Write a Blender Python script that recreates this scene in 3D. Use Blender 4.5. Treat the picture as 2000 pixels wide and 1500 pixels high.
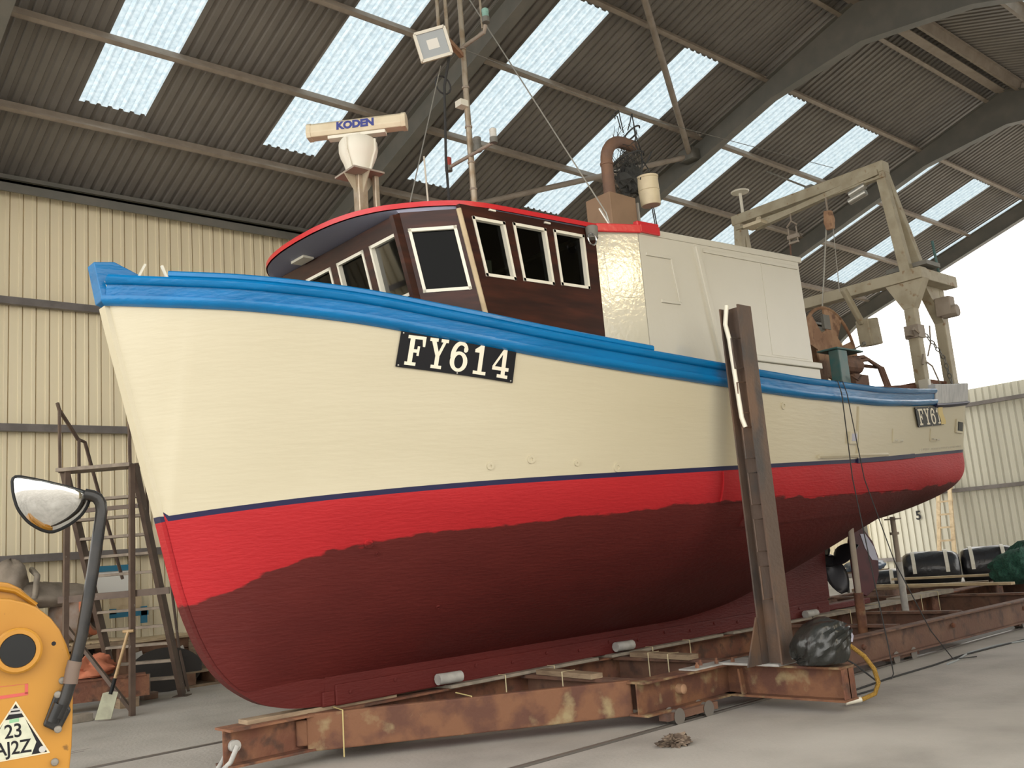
import bpy, bmesh, math, random
from math import sin, cos, pi, radians
from mathutils import Vector, Matrix
for _o in list(bpy.data.objects): bpy.data.objects.remove(_o)
SC = bpy.context.scene
COL = SC.collection
# ------------------------------------------------------------------ camera
cam_d = bpy.data.cameras.new('camera'); cam = bpy.data.objects.new('camera', cam_d); COL.objects.link(cam)
cam_d.sensor_width = 36.0; cam_d.lens = 1883.0/2000*36.0; cam_d.clip_start = .05; cam_d.clip_end = 400
_R = Vector((0.74933, -0.65731, -0.08025)); _U = Vector((-0.05609, -0.18375, 0.98137)); _F = Vector((0.65981, 0.73087, 0.17456))
_m = Matrix((( _R.x, _U.x, -_F.x, 0), (_R.y, _U.y, -_F.y, 0), (_R.z, _U.z, -_F.z, 1.5), (0, 0, 0, 1)))
cam.matrix_world = _m
SC.camera = cam
# ------------------------------------------------------------------ world, light, exposure
W = bpy.data.worlds.new('sky'); SC.world = W; W.use_nodes = True
_bg = W.node_tree.nodes['Background']; _bg.inputs['Color'].default_value = (1.0, .975, .92, 1); _bg.inputs['Strength'].default_value = 2.35
vs = SC.view_settings
vs.view_transform = 'Standard'; vs.look = 'None'; vs.exposure = 0.5; vs.gamma = 1.0; vs.use_curve_mapping = False
SC.cycles.use_denoising = True
SC.cycles.max_bounces = 10; SC.cycles.diffuse_bounces = 5
random.seed(4)
# ------------------------------------------------------------------ helpers
def lin(r, g, b):
    f = lambda c: (c/255/12.92 if c/255 <= .04045 else ((c/255+.055)/1.055)**2.4)
    return (f(r), f(g), f(b))
MATS = {}
def mat(name, base, rough=.6, metal=0., c2=None, nscale=6., lo=.42, hi=.62, stretch=(1,1,1), c3=None, n3=2., lo3=.5, hi3=.6,
        bump=0., bscale=40., bstretch=None, spec=.5, coat=0., detail=5., rvar=0.):
    m = bpy.data.materials.new(name); m.use_nodes = True; nt = m.node_tree; N = nt.nodes; L = nt.links
    p = N['Principled BSDF']; p.inputs['Roughness'].default_value = rough; p.inputs['Metallic'].default_value = metal
    p.inputs['Specular IOR Level'].default_value = spec; p.inputs['Coat Weight'].default_value = coat; p.inputs['Coat Roughness'].default_value = .08
    p.inputs['Base Color'].default_value = (*base, 1)
    tc = N.new('ShaderNodeTexCoord')
    def noise(scale, st, det=detail):
        mp = N.new('ShaderNodeMapping'); mp.inputs['Scale'].default_value = st; L.new(tc.outputs['Object'], mp.inputs['Vector'])
        n = N.new('ShaderNodeTexNoise'); n.inputs['Scale'].default_value = scale; n.inputs['Detail'].default_value = det
        L.new(mp.outputs['Vector'], n.inputs['Vector']); return n
    col = None
    def mixin(prev, c, n, lo, hi):
        r = N.new('ShaderNodeMapRange'); r.inputs['From Min'].default_value = lo; r.inputs['From Max'].default_value = hi
        L.new(n.outputs['Fac'], r.inputs['Value'])
        x = N.new('ShaderNodeMix'); x.data_type = 'RGBA'; L.new(r.outputs['Result'], x.inputs['Factor'])
        if prev is None: x.inputs['A'].default_value = (*base, 1)
        else: L.new(prev, x.inputs['A'])
        x.inputs['B'].default_value = (*c, 1); return x.outputs['Result'], r
    if c2: col, _ = mixin(col, c2, noise(nscale, stretch), lo, hi)
    if c3: col, _ = mixin(col, c3, noise(n3, stretch), lo3, hi3)
    if col: L.new(col, p.inputs['Base Color'])
    if rvar:
        n = noise(nscale*.7, stretch); r = N.new('ShaderNodeMapRange'); r.inputs['To Min'].default_value = max(.02, rough-rvar); r.inputs['To Max'].default_value = rough+rvar
        r.inputs['From Min'].default_value = .3; r.inputs['From Max'].default_value = .7
        L.new(n.outputs['Fac'], r.inputs['Value']); L.new(r.outputs['Result'], p.inputs['Roughness'])
    if bump:
        n = noise(bscale, bstretch or (1,1,1)); b = N.new('ShaderNodeBump'); b.inputs['Strength'].default_value = bump; b.inputs['Distance'].default_value = .02
        L.new(n.outputs['Fac'], b.inputs['Height']); L.new(b.outputs['Normal'], p.inputs['Normal'])
    MATS[name] = m; return m
class MB:
    def __init__(s): s.v = []; s.f = []; s.m = []; s.mi = 0
    def add(s, vs, fs):
        o = len(s.v); s.v += [tuple(v) for v in vs]; s.f += [tuple(i+o for i in f) for f in fs]; s.m += [s.mi]*len(fs); return s
    def box(s, lo, hi):
        x0,y0,z0 = lo; x1,y1,z1 = hi
        return s.add([(x0,y0,z0),(x1,y0,z0),(x1,y1,z0),(x0,y1,z0),(x0,y0,z1),(x1,y0,z1),(x1,y1,z1),(x0,y1,z1)],
            [(0,3,2,1),(4,5,6,7),(0,1,5,4),(1,2,6,5),(2,3,7,6),(3,0,4,7)])
    def hexa(s, b, t):   # four bottom, four top points
        return s.add(list(b)+list(t), [(0,3,2,1),(4,5,6,7),(0,1,5,4),(1,2,6,5),(2,3,7,6),(3,0,4,7)])
    def beam(s, p0, p1, w, h, up=(0,0,1), w1=None, h1=None):   # bar with rectangular section
        p0 = Vector(p0); p1 = Vector(p1); d = (p1-p0).normalized(); up = Vector(up)
        if abs(d.dot(up)) > .98: up = Vector((1,0,0))
        a = d.cross(up).normalized(); b = a.cross(d).normalized()
        w1 = w if w1 is None else w1; h1 = h if h1 is None else h1
        q = lambda p, w, h: [p-a*w/2-b*h/2, p+a*w/2-b*h/2, p+a*w/2+b*h/2, p-a*w/2+b*h/2]
        A = q(p0, w, h); B = q(p1, w1, h1)
        return s.add(A+B, [(0,1,2,3),(7,6,5,4),(0,4,5,1),(1,5,6,2),(2,6,7,3),(3,7,4,0)])
    def ibeam(s, p0, p1, h, w, tf=.018, tw=.014, up=(0,0,1)):   # I section; p0, p1 on the axis
        p0 = Vector(p0); p1 = Vector(p1); d = (p1-p0).normalized(); u = Vector(up)
        a = d.cross(u).normalized(); b = a.cross(d).normalized()
        s.beam(p0, p1, tw, h-2*tf, up); s.beam(p0+b*(h-tf)/2, p1+b*(h-tf)/2, w, tf, up); s.beam(p0-b*(h-tf)/2, p1-b*(h-tf)/2, w, tf, up); return s
    def tube(s, pts, r, n=8, r1=None, closed=False):
        pts = [Vector(p) for p in pts]; k = len(pts); r1 = r if r1 is None else r1
        up = None; rings = []
        for i, p in enumerate(pts):
            if closed: d = (pts[(i+1) % k]-pts[i-1]).normalized()
            else: d = ((pts[i+1] if i < k-1 else p)-(pts[i-1] if i > 0 else p)).normalized()
            if up is None:
                up = Vector((0,0,1)) if abs(d.z) < .9 else Vector((1,0,0))
            a = d.cross(up); 
            if a.length < 1e-5: a = d.cross(Vector((.3,.8,.1)))
            a.normalize(); b = a.cross(d).normalized(); up = b
            rr = r+(r1-r)*i/max(1, k-1)
            rings.append([p+a*rr*cos(2*pi*j/n)+b*rr*sin(2*pi*j/n) for j in range(n)])
        vs = [q for R in rings for q in R]; fs = []
        for i in range(k if closed else k-1):
            for j in range(n):
                i2 = (i+1) % k
                fs.append((i*n+j, i*n+(j+1) % n, i2*n+(j+1) % n, i2*n+j))
        if not closed: fs += [tuple(range(n-1, -1, -1)), tuple((k-1)*n+j for j in range(n))]
        return s.add(vs, fs)
    def lathe(s, prof, o, axis=(0,0,1), n=16):   # prof: (radius, distance along the axis)
        o = Vector(o); d = Vector(axis).normalized(); u = Vector((0,0,1)) if abs(d.z) < .9 else Vector((1,0,0))
        a = d.cross(u).normalized(); b = d.cross(a).normalized(); k = len(prof)
        vs = [o+d*h+(a*cos(2*pi*j/n)+b*sin(2*pi*j/n))*r for r, h in prof for j in range(n)]
        fs = [(i*n+j, i*n+(j+1) % n, (i+1)*n+(j+1) % n, (i+1)*n+j) for i in range(k-1) for j in range(n)]
        if prof[0][0] > 1e-4: fs.append(tuple(range(n-1, -1, -1)))
        if prof[-1][0] > 1e-4: fs.append(tuple((k-1)*n+j for j in range(n)))
        return s.add(vs, fs)
    def prism(s, poly, fn, t0, t1):   # poly (u,v); fn(u,v,t) -> point
        n = len(poly); vs = [fn(u, v, t0) for u, v in poly]+[fn(u, v, t1) for u, v in poly]
        return s.add(vs, [tuple(range(n-1, -1, -1)), tuple(range(n, 2*n))]+[(i, (i+1) % n, n+(i+1) % n, n+i) for i in range(n)])
    def grid(s, fn, nu, nv, flip=False):
        vs = [fn(i/nu, j/nv) for i in range(nu+1) for j in range(nv+1)]
        fs = []
        for i in range(nu):
            for j in range(nv):
                a = i*(nv+1)+j; q = (a, a+1, a+nv+2, a+nv+1); fs.append(q[::-1] if flip else q)
        return s.add(vs, fs)
    def ball(s, c, r, n=10, jit=0., seed=0, sx=1, sy=1, sz=1):
        rnd = random.Random(seed); c = Vector(c); vs = []; fs = []
        for i in range(1, n):
            for j in range(2*n):
                k = 1+jit*(rnd.random()-.5)*2; th = pi*i/n; ph = pi*j/n
                vs.append(c+Vector((sx*r*k*sin(th)*cos(ph), sy*r*k*sin(th)*sin(ph), sz*r*k*cos(th))))
        vs += [c+Vector((0,0,sz*r)), c-Vector((0,0,sz*r))]
        for i in range(n-2):
            for j in range(2*n): fs.append((i*2*n+j, (i+1)*2*n+j, (i+1)*2*n+(j+1) % (2*n), i*2*n+(j+1) % (2*n)))
        t = len(vs)
        for j in range(2*n): fs += [(t-2, j, (j+1) % (2*n)), (t-1, (n-2)*2*n+(j+1) % (2*n), (n-2)*2*n+j)]
        return s.add(vs, fs)
def base_of(p):
    while p.parent: p = p.parent
    return Vector(p.get('_b', (0,0,0)))
def obj(name, mb, m, parent=None, smooth=None, bevel=0., loc=None, label=None, solid=0., subsurf=0, kind=None):
    b = base_of(parent) if parent else (Vector(loc) if loc else Vector((0,0,0)))
    me = bpy.data.meshes.new(name); me.from_pydata([tuple(Vector(v)-b) for v in mb.v], [], mb.f)
    ms = m if isinstance(m, (list, tuple)) else [m]
    for q in ms: me.materials.append(MATS[q])
    if len(ms) > 1: me.polygons.foreach_set('material_index', mb.m)
    bm = bmesh.new(); bm.from_mesh(me); bmesh.ops.recalc_face_normals(bm, faces=bm.faces); bm.to_mesh(me); bm.free()
    if smooth:
        me.polygons.foreach_set('use_smooth', [True]*len(me.polygons)); me.set_sharp_from_angle(angle=radians(smooth))
    o = bpy.data.objects.new(name, me); COL.objects.link(o)
    if parent: o.parent = parent
    else: o.location = b; o['_b'] = tuple(b)
    if solid: q = o.modifiers.new('thick', 'SOLIDIFY'); q.thickness = solid; q.offset = 0
    if bevel: q = o.modifiers.new('bevel', 'BEVEL'); q.width = bevel; q.segments = 2; q.limit_method = 'ANGLE'; q.harden_normals = False
    if subsurf: q = o.modifiers.new('sub', 'SUBSURF'); q.levels = subsurf; q.render_levels = subsurf
    if label: o['label'] = label
    if kind: o['kind'] = kind
    return o
def tag(o, label, cat, group=None):
    o['label'] = label; o['category'] = cat
    if group: o['group'] = group
    return o
def thing(name, label, cat, loc=(0,0,0), group=None):
    o = bpy.data.objects.new(name, None); COL.objects.link(o); o.location = loc; o['_b'] = tuple(loc); o.empty_display_size = .2
    return tag(o, label, cat, group)
def struct(name, mb, m, **k):
    o = obj(name, mb, m, **k); o['kind'] = 'structure'; return o
def struct_empty(name, label=None):
    o = bpy.data.objects.new(name, None); COL.objects.link(o); o['kind'] = 'structure'; o['_b'] = (0,0,0)
    if label: o['label'] = label
    return o
def share(o, name, loc, parent):     # copy that shares its mesh
    c = o.copy(); c.name = name; COL.objects.link(c); c.parent = parent; c.location = loc; return c
def text_mesh(body, size, fn, depth=.002, bold=0.):
    """flat lettering: the built-in font turned into a mesh; fn(u,v,t) puts it on its surface"""
    cu = bpy.data.curves.new('lettering', 'FONT'); cu.body = body; cu.size = size; cu.extrude = depth; cu.align_x = 'CENTER'; cu.align_y = 'CENTER'; cu.offset = bold; cu.resolution_u = 4
    o = bpy.data.objects.new('lettering', cu); COL.objects.link(o); dg = bpy.context.evaluated_depsgraph_get(); me = bpy.data.meshes.new_from_object(o.evaluated_get(dg))
    bpy.data.objects.remove(o); mb = MB(); mb.add([fn(v.co.x, v.co.y, v.co.z) for v in me.vertices], [tuple(p.vertices) for p in me.polygons]); bpy.data.meshes.remove(me); return mb
# ------------------------------------------------------------------ materials
mat('concrete', (.42,.395,.36), .8, c2=(.33,.31,.28), nscale=1.6, lo=.38, hi=.66, c3=(.50,.475,.435), n3=.35, lo3=.5, hi3=.7, bump=.25, bscale=30, rvar=.12)
mat('cladding_cream', (.84,.74,.52), .55, c2=(.80,.69,.475), nscale=.8, stretch=(1,1,.25), lo=.35, hi=.7)
mat('cladding_outside', (.55,.53,.44), .6, c2=(.49,.47,.385), nscale=1.2, stretch=(1,1,.25), lo=.35, hi=.7)
mat('roof_sheet', (.225,.205,.18), .6, c2=(.18,.163,.143), nscale=1.5, lo=.35, hi=.7)
mat('steel_brown', (.34,.285,.23), .65, c2=(.27,.22,.175), nscale=5, lo=.35, hi=.7)
mat('steel_girt', (.13,.115,.105), .55, c2=(.17,.15,.14), nscale=4)
mat('steel_dark', (.15,.145,.125), .6, c2=(.19,.175,.15), nscale=3, lo=.4, hi=.7)
def skylight():
    m = bpy.data.materials.new('skylight'); m.use_nodes = True; nt = m.node_tree; N = nt.nodes; L = nt.links; N.clear()
    out = N.new('ShaderNodeOutputMaterial'); tr = N.new('ShaderNodeBsdfTranslucent'); di = N.new('ShaderNodeBsdfDiffuse'); mx = N.new('ShaderNodeMixShader'); mx.inputs[0].default_value = .12
    tc = N.new('ShaderNodeTexCoord'); n = N.new('ShaderNodeTexNoise'); n.inputs['Scale'].default_value = 14; n.inputs['Detail'].default_value = 3
    L.new(tc.outputs['Object'], n.inputs['Vector']); r = N.new('ShaderNodeMapRange'); r.inputs['From Min'].default_value = .38; r.inputs['From Max'].default_value = .62; L.new(n.outputs['Fac'], r.inputs['Value'])
    x = N.new('ShaderNodeMix'); x.data_type = 'RGBA'; x.inputs['A'].default_value = (.245,.305,.345,1); x.inputs['B'].default_value = (.32,.375,.41,1)
    L.new(r.outputs['Result'], x.inputs['Factor']); L.new(x.outputs['Result'], tr.inputs['Color']); di.inputs['Color'].default_value = (.6,.65,.68,1)
    L.new(tr.outputs[0], mx.inputs[1]); L.new(di.outputs[0], mx.inputs[2]); L.new(mx.outputs[0], out.inputs[0]); MATS['skylight'] = m
skylight()
HW = (.555,.50,.362)
mat('hull_white', HW, .33, c2=(.525,.47,.335), nscale=1.3, stretch=(.6,.6,2.5), lo=.3, hi=.75, bump=.10, bscale=9, bstretch=(.5,.5,3.5))
mat('gloss_white', (.56,.525,.42), .13, c2=(.52,.49,.39), nscale=2, bump=.10, bscale=22, spec=.6)
mat('house_white', (.58,.55,.465), .3, c2=(.545,.515,.43), nscale=1.5, lo=.3, hi=.75, bump=.06, bscale=14)
mat('boot_navy', (.020,.020,.06), .45, spec=.2)
mat('gunwale_blue', (.002,.165,.42), .24, c2=(.002,.14,.36), nscale=3, stretch=(.4,1,2), bump=.30, bscale=14, bstretch=(.35,1,2.2), spec=.38)
mat('mahogany', (.030,.009,.006), .34, c2=(.060,.016,.009), nscale=5, stretch=(.5,.5,4), lo=.4, hi=.7, c3=(.018,.006,.005), n3=3, lo3=.5, hi3=.72, spec=.3)
mat('frame_white', (.78,.74,.62), .35)
mat('visor_grey', (.26,.265,.35), .5)
mat('roof_red', (.55,.022,.028), .3, bump=.1, bscale=20)
def glassmat():
    m = bpy.data.materials.new('window_glass'); m.use_nodes = True; nt = m.node_tree; N = nt.nodes; L = nt.links; N.clear()
    out = N.new('ShaderNodeOutputMaterial'); tr = N.new('ShaderNodeBsdfTransparent'); tr.inputs[0].default_value = (.13,.145,.125,1); gl = N.new('ShaderNodeBsdfGlossy'); gl.inputs['Roughness'].default_value = .03
    fr = N.new('ShaderNodeFresnel'); fr.inputs[0].default_value = 1.22; mx = N.new('ShaderNodeMixShader'); L.new(fr.outputs[0], mx.inputs[0]); L.new(tr.outputs[0], mx.inputs[1]); L.new(gl.outputs[0], mx.inputs[2]); L.new(mx.outputs[0], out.inputs[0]); MATS['window_glass'] = m
glassmat()
mat('rust', (.16,.062,.036), .8, c2=(.25,.115,.06), nscale=4, lo=.4, hi=.65, c3=(.09,.045,.03), n3=7, lo3=.5, hi3=.64, bump=.4, bscale=30)
mat('rust_pale', (.19,.085,.042), .8, c2=(.11,.045,.028), nscale=5, lo=.42, hi=.6, c3=(.30,.23,.12), n3=4.5, lo3=.56, hi3=.70, bump=.4, bscale=25)
mat('rust_brown', (.15,.075,.05), .75, c2=(.20,.11,.07), nscale=3, lo=.4, hi=.65, c3=(.09,.05,.038), n3=6, lo3=.5, hi3=.66, bump=.3, bscale=30)
mat('post_steel', (.095,.062,.045), .6, c2=(.15,.085,.05), nscale=2.5, stretch=(1,1,.5), lo=.42, hi=.66, c3=(.06,.05,.045), n3=4, lo3=.5, hi3=.66, bump=.2, bscale=30)
mat('timber', (.34,.25,.16), .75, c2=(.24,.17,.11), nscale=6, stretch=(1,1,5), bump=.2, bscale=30)
mat('timber_grey', (.30,.255,.20), .8, c2=(.22,.19,.15), nscale=7, bump=.2, bscale=30)
mat('timber_pale', (.55,.43,.27), .75, c2=(.45,.34,.21), nscale=6)
mat('gantry_cream', (.42,.37,.27), .6, c2=(.34,.29,.20), nscale=5, lo=.4, hi=.65, c3=(.26,.17,.09), n3=9, lo3=.62, hi3=.7)
mat('drum_tan', (.40,.24,.14), .75, c2=(.28,.15,.085), nscale=5, c3=(.18,.09,.05), n3=8, lo3=.55, hi3=.68)
mat('machine_green', (.05,.14,.14), .5, c2=(.09,.15,.14), nscale=6)
mat('stern_grey', (.42,.42,.42), .45, c2=(.30,.30,.31), nscale=8, stretch=(1.5,1.5,.5), lo=.4, hi=.62)
mat('black_rubber', (.014,.014,.014), .6, spec=.2)
mat('black_plastic', (.022,.022,.025), .28, spec=.6, bump=.6, bscale=9)
mat('bag_plastic', (.020,.021,.019), .30, spec=.6, bump=.5, bscale=16, bstretch=(1,1,.4))
mat('steel_pale', (.55,.53,.48), .35, metal=.7)
mat('mast_steel', (.52,.44,.34), .35, metal=.6, c2=(.40,.30,.2), nscale=8)
mat('zinc', (.42,.41,.38), .6, c2=(.34,.33,.31), nscale=12)
mat('radar_cream', (.66,.57,.41), .45, c2=(.60,.50,.35), nscale=6)
mat('radar_white', (.72,.68,.58), .45)
mat('label_blue', (.05,.06,.24), .5)
mat('funnel_brown', (.28,.175,.105), .6, c2=(.24,.15,.09), nscale=4)
mat('exhaust_rust', (.16,.095,.07), .7, c2=(.22,.12,.07), nscale=4, lo=.45, hi=.7, bump=.3, bscale=40)
mat('bucket_cream', (.66,.56,.38), .5, c2=(.58,.48,.32), nscale=5)
mat('bucket_pink', (.50,.28,.22), .5)
mat('rope_dark', (.035,.035,.035), .8)
mat('net_dark', (.045,.045,.042), .85)
mat('net_green', (.03,.11,.075), .9, c2=(.015,.06,.045), nscale=30, bump=.9, bscale=60)
mat('plate_black', (.008,.008,.010), .4, spec=.2)
mat('letter_white', (.78,.72,.58), .4)
mat('tape_yellow', (.62,.47,.15), .5)
mat('digger_yellow', (.37,.172,.022), .38, c2=(.335,.152,.017), nscale=6, c3=(.16,.075,.012), n3=26, lo3=.68, hi3=.74, spec=.3)
mat('digger_black', (.012,.012,.012), .22, c2=(.022,.02,.018), nscale=20, spec=.3)
mat('bolt_grey', (.20,.18,.15), .5, metal=.5)
mat('sticker_red', (.42,.06,.045), .5)
mat('sticker_white', (.46,.46,.35), .45, c2=(.40,.405,.30), nscale=60)
mat('sticker_cream', (.55,.47,.33), .45)
mat('sticker_green', (.18,.36,.20), .5)
mat('mirror', (.62,.62,.60), .04, metal=1.0)
mat('amber', (.55,.25,.04), .3)
mat('ladder_brown', (.125,.085,.062), .6, c2=(.09,.06,.045), nscale=5, c3=(.25,.22,.19), n3=20, lo3=.68, hi3=.72)
mat('tread_wood', (.30,.245,.19), .75, c2=(.22,.18,.14), nscale=9)
mat('tarp_brown', (.26,.215,.17), .8, c2=(.19,.155,.12), nscale=4, bump=.6, bscale=10)
mat('cloth_orange', (.50,.17,.09), .85, bump=.5, bscale=12)
mat('lagging', (.30,.24,.20), .8, c2=(.24,.15,.10), nscale=5)
mat('crate_wood', (.25,.14,.085), .75, c2=(.19,.10,.06), nscale=6)
mat('paper_white', (.74,.72,.66), .6)
mat('bag_blue', (.03,.17,.27), .5)
mat('dark_board', (.035,.03,.026), .7)
mat('spade_steel', (.25,.25,.17), .45, metal=.3, c2=(.20,.19,.13), nscale=9)
mat('ash_wood', (.48,.33,.17), .55, c2=(.38,.25,.12), nscale=12)
mat('rope_yellow', (.46,.27,.05), .8, c2=(.34,.19,.03), nscale=80, bump=.8, bscale=90)
mat('strap_yellow', (.55,.45,.20), .7)
mat('prop_bronze', (.030,.030,.036), .4, metal=.3)
mat('rudder_paint', (.085,.018,.022), .6, spec=.25, c2=(.06,.014,.018), nscale=5)
mat('worn_pale', (.42,.42,.52), .5)
mat('lamp_red', (.42,.07,.05), .3)
mat('lamp_green', (.25,.42,.36), .3)
mat('lamp_clear', (.62,.60,.55), .25)
mat('orange_plastic', (.52,.13,.05), .5)
mat('rag', (.22,.165,.12), .9, c2=(.10,.07,.05), nscale=18)
mat('cable_grey', (.30,.33,.34), .6)
mat('rail_steel', (.22,.20,.18), .45, metal=.4)
mat('bluegrey_cover', (.10,.14,.20), .35, bump=.5, bscale=10)
mat('chrome', (.7,.7,.7), .12, metal=1.)
mat('glass_lamp', (.22,.24,.24), .08, spec=.8)
mat('twine_pale', (.62,.54,.34), .8)
YB = 7.3
def interp(x, X, V):
    """smooth (monotone cubic) interpolation"""
    n = len(X)
    if x <= X[0]: return V[0]
    if x >= X[-1]: return V[-1]
    i = 0
    while x > X[i+1]: i += 1
    def d(k):
        if k == 0: return (V[1]-V[0])/(X[1]-X[0])
        if k == n-1: return (V[-1]-V[-2])/(X[-1]-X[-2])
        a = (V[k]-V[k-1])/(X[k]-X[k-1]); b = (V[k+1]-V[k])/(X[k+1]-X[k])
        return 0 if a*b <= 0 else 2*a*b/(a+b)
    h = X[i+1]-X[i]; t = (x-X[i])/h; m0 = d(i)*h; m1 = d(i+1)*h
    return (2*t**3-3*t*t+1)*V[i]+(t**3-2*t*t+t)*m0+(3*t*t-2*t**3)*V[i+1]+(t**3-t*t)*m1
XS0, XS1 = 2.44, 14.6
def stern_f(x):
    if x <= 13.2: return 1.0
    t = min(1.0, (x-13.2)/(XS1-13.2)); return max(0.0, 1-t**3.0)**(1/2.2)
def b_sheer(x):
    return interp(x, [2.38,2.5,2.8,3.2,3.6,4,4.5,5,6,7,8,9,10,11,12,13,14.2],
        [.06,.2,.55,.9,1.15,1.35,1.54,1.69,1.88,2.0,2.05,2.06,2.02,1.94,1.82,1.69,1.58])*stern_f(x)
def z_sheer(x):
    return interp(x, [2.4,2.78,3.27,3.92,4.67,5.58,6.54,7.5,8.13,9.04,10.2,11.2,12.2,13.2,14.2],
        [3.83,3.73,3.645,3.535,3.395,3.26,3.165,3.10,3.068,3.042,3.046,3.09,3.165,3.25,3.36])
def b_wl(x):
    return max(.06, interp(x, [2.87,3.2,3.6,4,5,6,7,8,9,10,11,12,13,14.2],
        [.06,.38,.68,.93,1.38,1.65,1.8,1.88,1.9,1.87,1.8,1.68,1.52,1.36])*stern_f(x))
def z_wl(x):
    return interp(x, [2.8,3.2,3.72,4.4,5.2,6.2,7.4,9.1,10.2,11.5,14.2],
        [1.95,1.985,2.02,2.048,2.07,2.09,2.12,2.17,2.21,2.28,2.44])
# stem profile at the centre line (x as a function of z)
STEM = [(4.0,2.385),(3.9,2.405),(3.65,2.455),(2.8,2.66),(1.96,2.87),(1.36,3.02),(1.0,3.16),(.79,3.29),(.62,3.47),(.5,3.68),(.44,3.92),(.415,4.2)]
def z_stem(x):
    a = [(q[1],q[0]) for q in STEM]
    return interp(x, [q[0] for q in a], [q[1] for q in a])
def z_rab(x):
    z = z_stem(x-.03) if x < 4.3 else .43
    k = interp(x, [3.4,8.5,9.5,10.5,11.3,12.2,13,13.6,14.6], [.63,.63,.70,.90,1.16,1.45,1.55,1.68,2.1])
    return max(z, k)
def half(x, z):
    zw, zs, zr = z_wl(x), z_sheer(x), z_rab(x)
    bw, bs = b_wl(x), b_sheer(x)
    if zr >= zw:                       # fore end above the water line
        t = max(0.0, (z-zr)/max(1e-3, zs-zr)); return .055+(bs-.055)*min(t, 1.1)**1.0
    if z >= zw:
        t = (z-zw)/(zs-zw); r = interp(x, [2.9,4,6,9], [1.0,1.12,1.1,1.0]); return bw+(bs-bw)*max(t, 0)**r
    t = max(0.0, (z-zr)/(zw-zr)); q = interp(x, [3,4,6,8,10,11.5,12.5,13.5], [1.0,1.2,1.6,2.0,2.1,2.6,3.6,4.2])
    return .075+(bw-.075)*(1-(1-t)**q)
# ------------------------------------------------------------------ the shed
YW, ZE, SL = 16.0, 8.05, math.tan(radians(18.3))
YR = 7.3; ZR = ZE+(YW-YR)*SL; YE = 2*YR-YW      # ridge line, eave of the near slope
XA, XB = -4.6, 28.6
PORTALS = [-3.15, 2.92, 9.38, 15.62, 21.9, 28.2]
def roof_z(y): return ZR-abs(y-YR)*SL
# floor: slab with two sunk rails
mb = MB(); ys = [-30, 5.50, 5.62, 8.98, 9.10, 40]
for i in range(5):
    z = -.03 if i in (1, 3) else 0
    mb.add([(-25,ys[i],z),(60,ys[i],z),(60,ys[i+1],z),(-25,ys[i+1],z)], [(0,1,2,3)])
for y in (5.50, 5.62, 8.98, 9.10): mb.add([(-25,y,-.03),(60,y,-.03),(60,y,0),(-25,y,0)], [(0,1,2,3)])
floor = struct('floor', mb, 'concrete', label='grey concrete floor with sunken slipway rails')
for y in (5.56, 9.04):
    m2 = MB(); m2.box((-6,y-.022,-.03), (34,y+.022,.006)); obj('rail', m2, 'rail_steel', floor)
mj = MB(); mj.box((-6,10.02,.0), (3.2,10.04,.0015)); mj.box((-6,10.12,.0), (3.3,10.13,.0015)); obj('joint_strip', mj, 'rail_steel', floor)
# corrugated sheets
def corr(width, n, depth, flat=.55, slope=.12):
    """profile of one sheet across its width: (w, offset)"""
    p = width/n; o = []
    for i in range(n):
        a = i*p; o += [(a, 0), (a+p*flat, 0), (a+p*(flat+slope), depth), (a+p*(1-slope), depth)]
    o.append((width, 0)); return o
def sheet(profile, P):
    mb = MB(); k = len(profile)
    mb.add([P(w, d, 0) for w, d in profile]+[P(w, d, 1) for w, d in profile], [(i, i+1, k+i+1, k+i) for i in range(k-1)]); return mb
wall_l = struct_empty('wall_left', 'cream corrugated cladding wall behind the boat')
prof = []
for i in range(5): prof += [(.2*i+.2*a, d) for a, d in ((0, 0), (.60, 0), (.66, .014), (.89, .014), (.90, -.035), (.97, -.035))]
prof.append((1.0, 0))
first = obj('cladding_sheet', sheet(prof, lambda w, d, t: (w, YW-d*1.0, 8.2*t)), 'cladding_cream', wall_l)
first.location = (XA, 0, 0)
for i in range(1, 34): share(first, 'cladding_sheet', (XA+i, 0, 0), wall_l)
for z in (.12, 2.09, 4.07, 6.06):
    g = MB(); g.box((XA,YW-.22,z-.015), (XB,YW-.05,z+.005)); g.box((XA,YW-.22,z-.11), (XB,YW-.2,z-.015)); g.box((XA,YW-.2,z-.11), (XB,YW-.12,z-.09)); obj('girt', g, 'steel_girt', wall_l)
g = MB(); g.box((XA,YW-.30,ZE-.16), (XB,YW-.04,ZE-.12)); g.box((XA,YW-.30,ZE-.30), (XB,YW-.27,ZE-.12)); g.box((XA,YW-.12,ZE-.02), (XB,YW-.02,ZE+.05)); obj('eaves_beam', g, 'steel_dark', wall_l)
# corrugated yard wall just beyond the open gable
XO = 32.5
wall_e = struct_empty('wall_end', 'corrugated yard wall beyond the open end of the shed')
first = obj('cladding_sheet', sheet(prof, lambda w, d, t: (XO+d, w*1.14, 5.7*t)), 'cladding_outside', wall_e); first.location = (0, -4.0, 0)
for i in range(1, 20): share(first, 'cladding_sheet', (0, -4.0+1.14*i, 0), wall_e)
for z in (.3, 2.44, 5.18):
    g = MB(); g.box((XO-.14,-4,z-.06), (XO-.01,18.8,z+.06)); obj('girt', g, 'steel_girt', wall_e)
obj('painted_number', text_mesh('5', .42, lambda u, v, t: (XO-.055-t, 15.8-u, 1.72+v), .001, .008), 'plate_black', wall_e)
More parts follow.
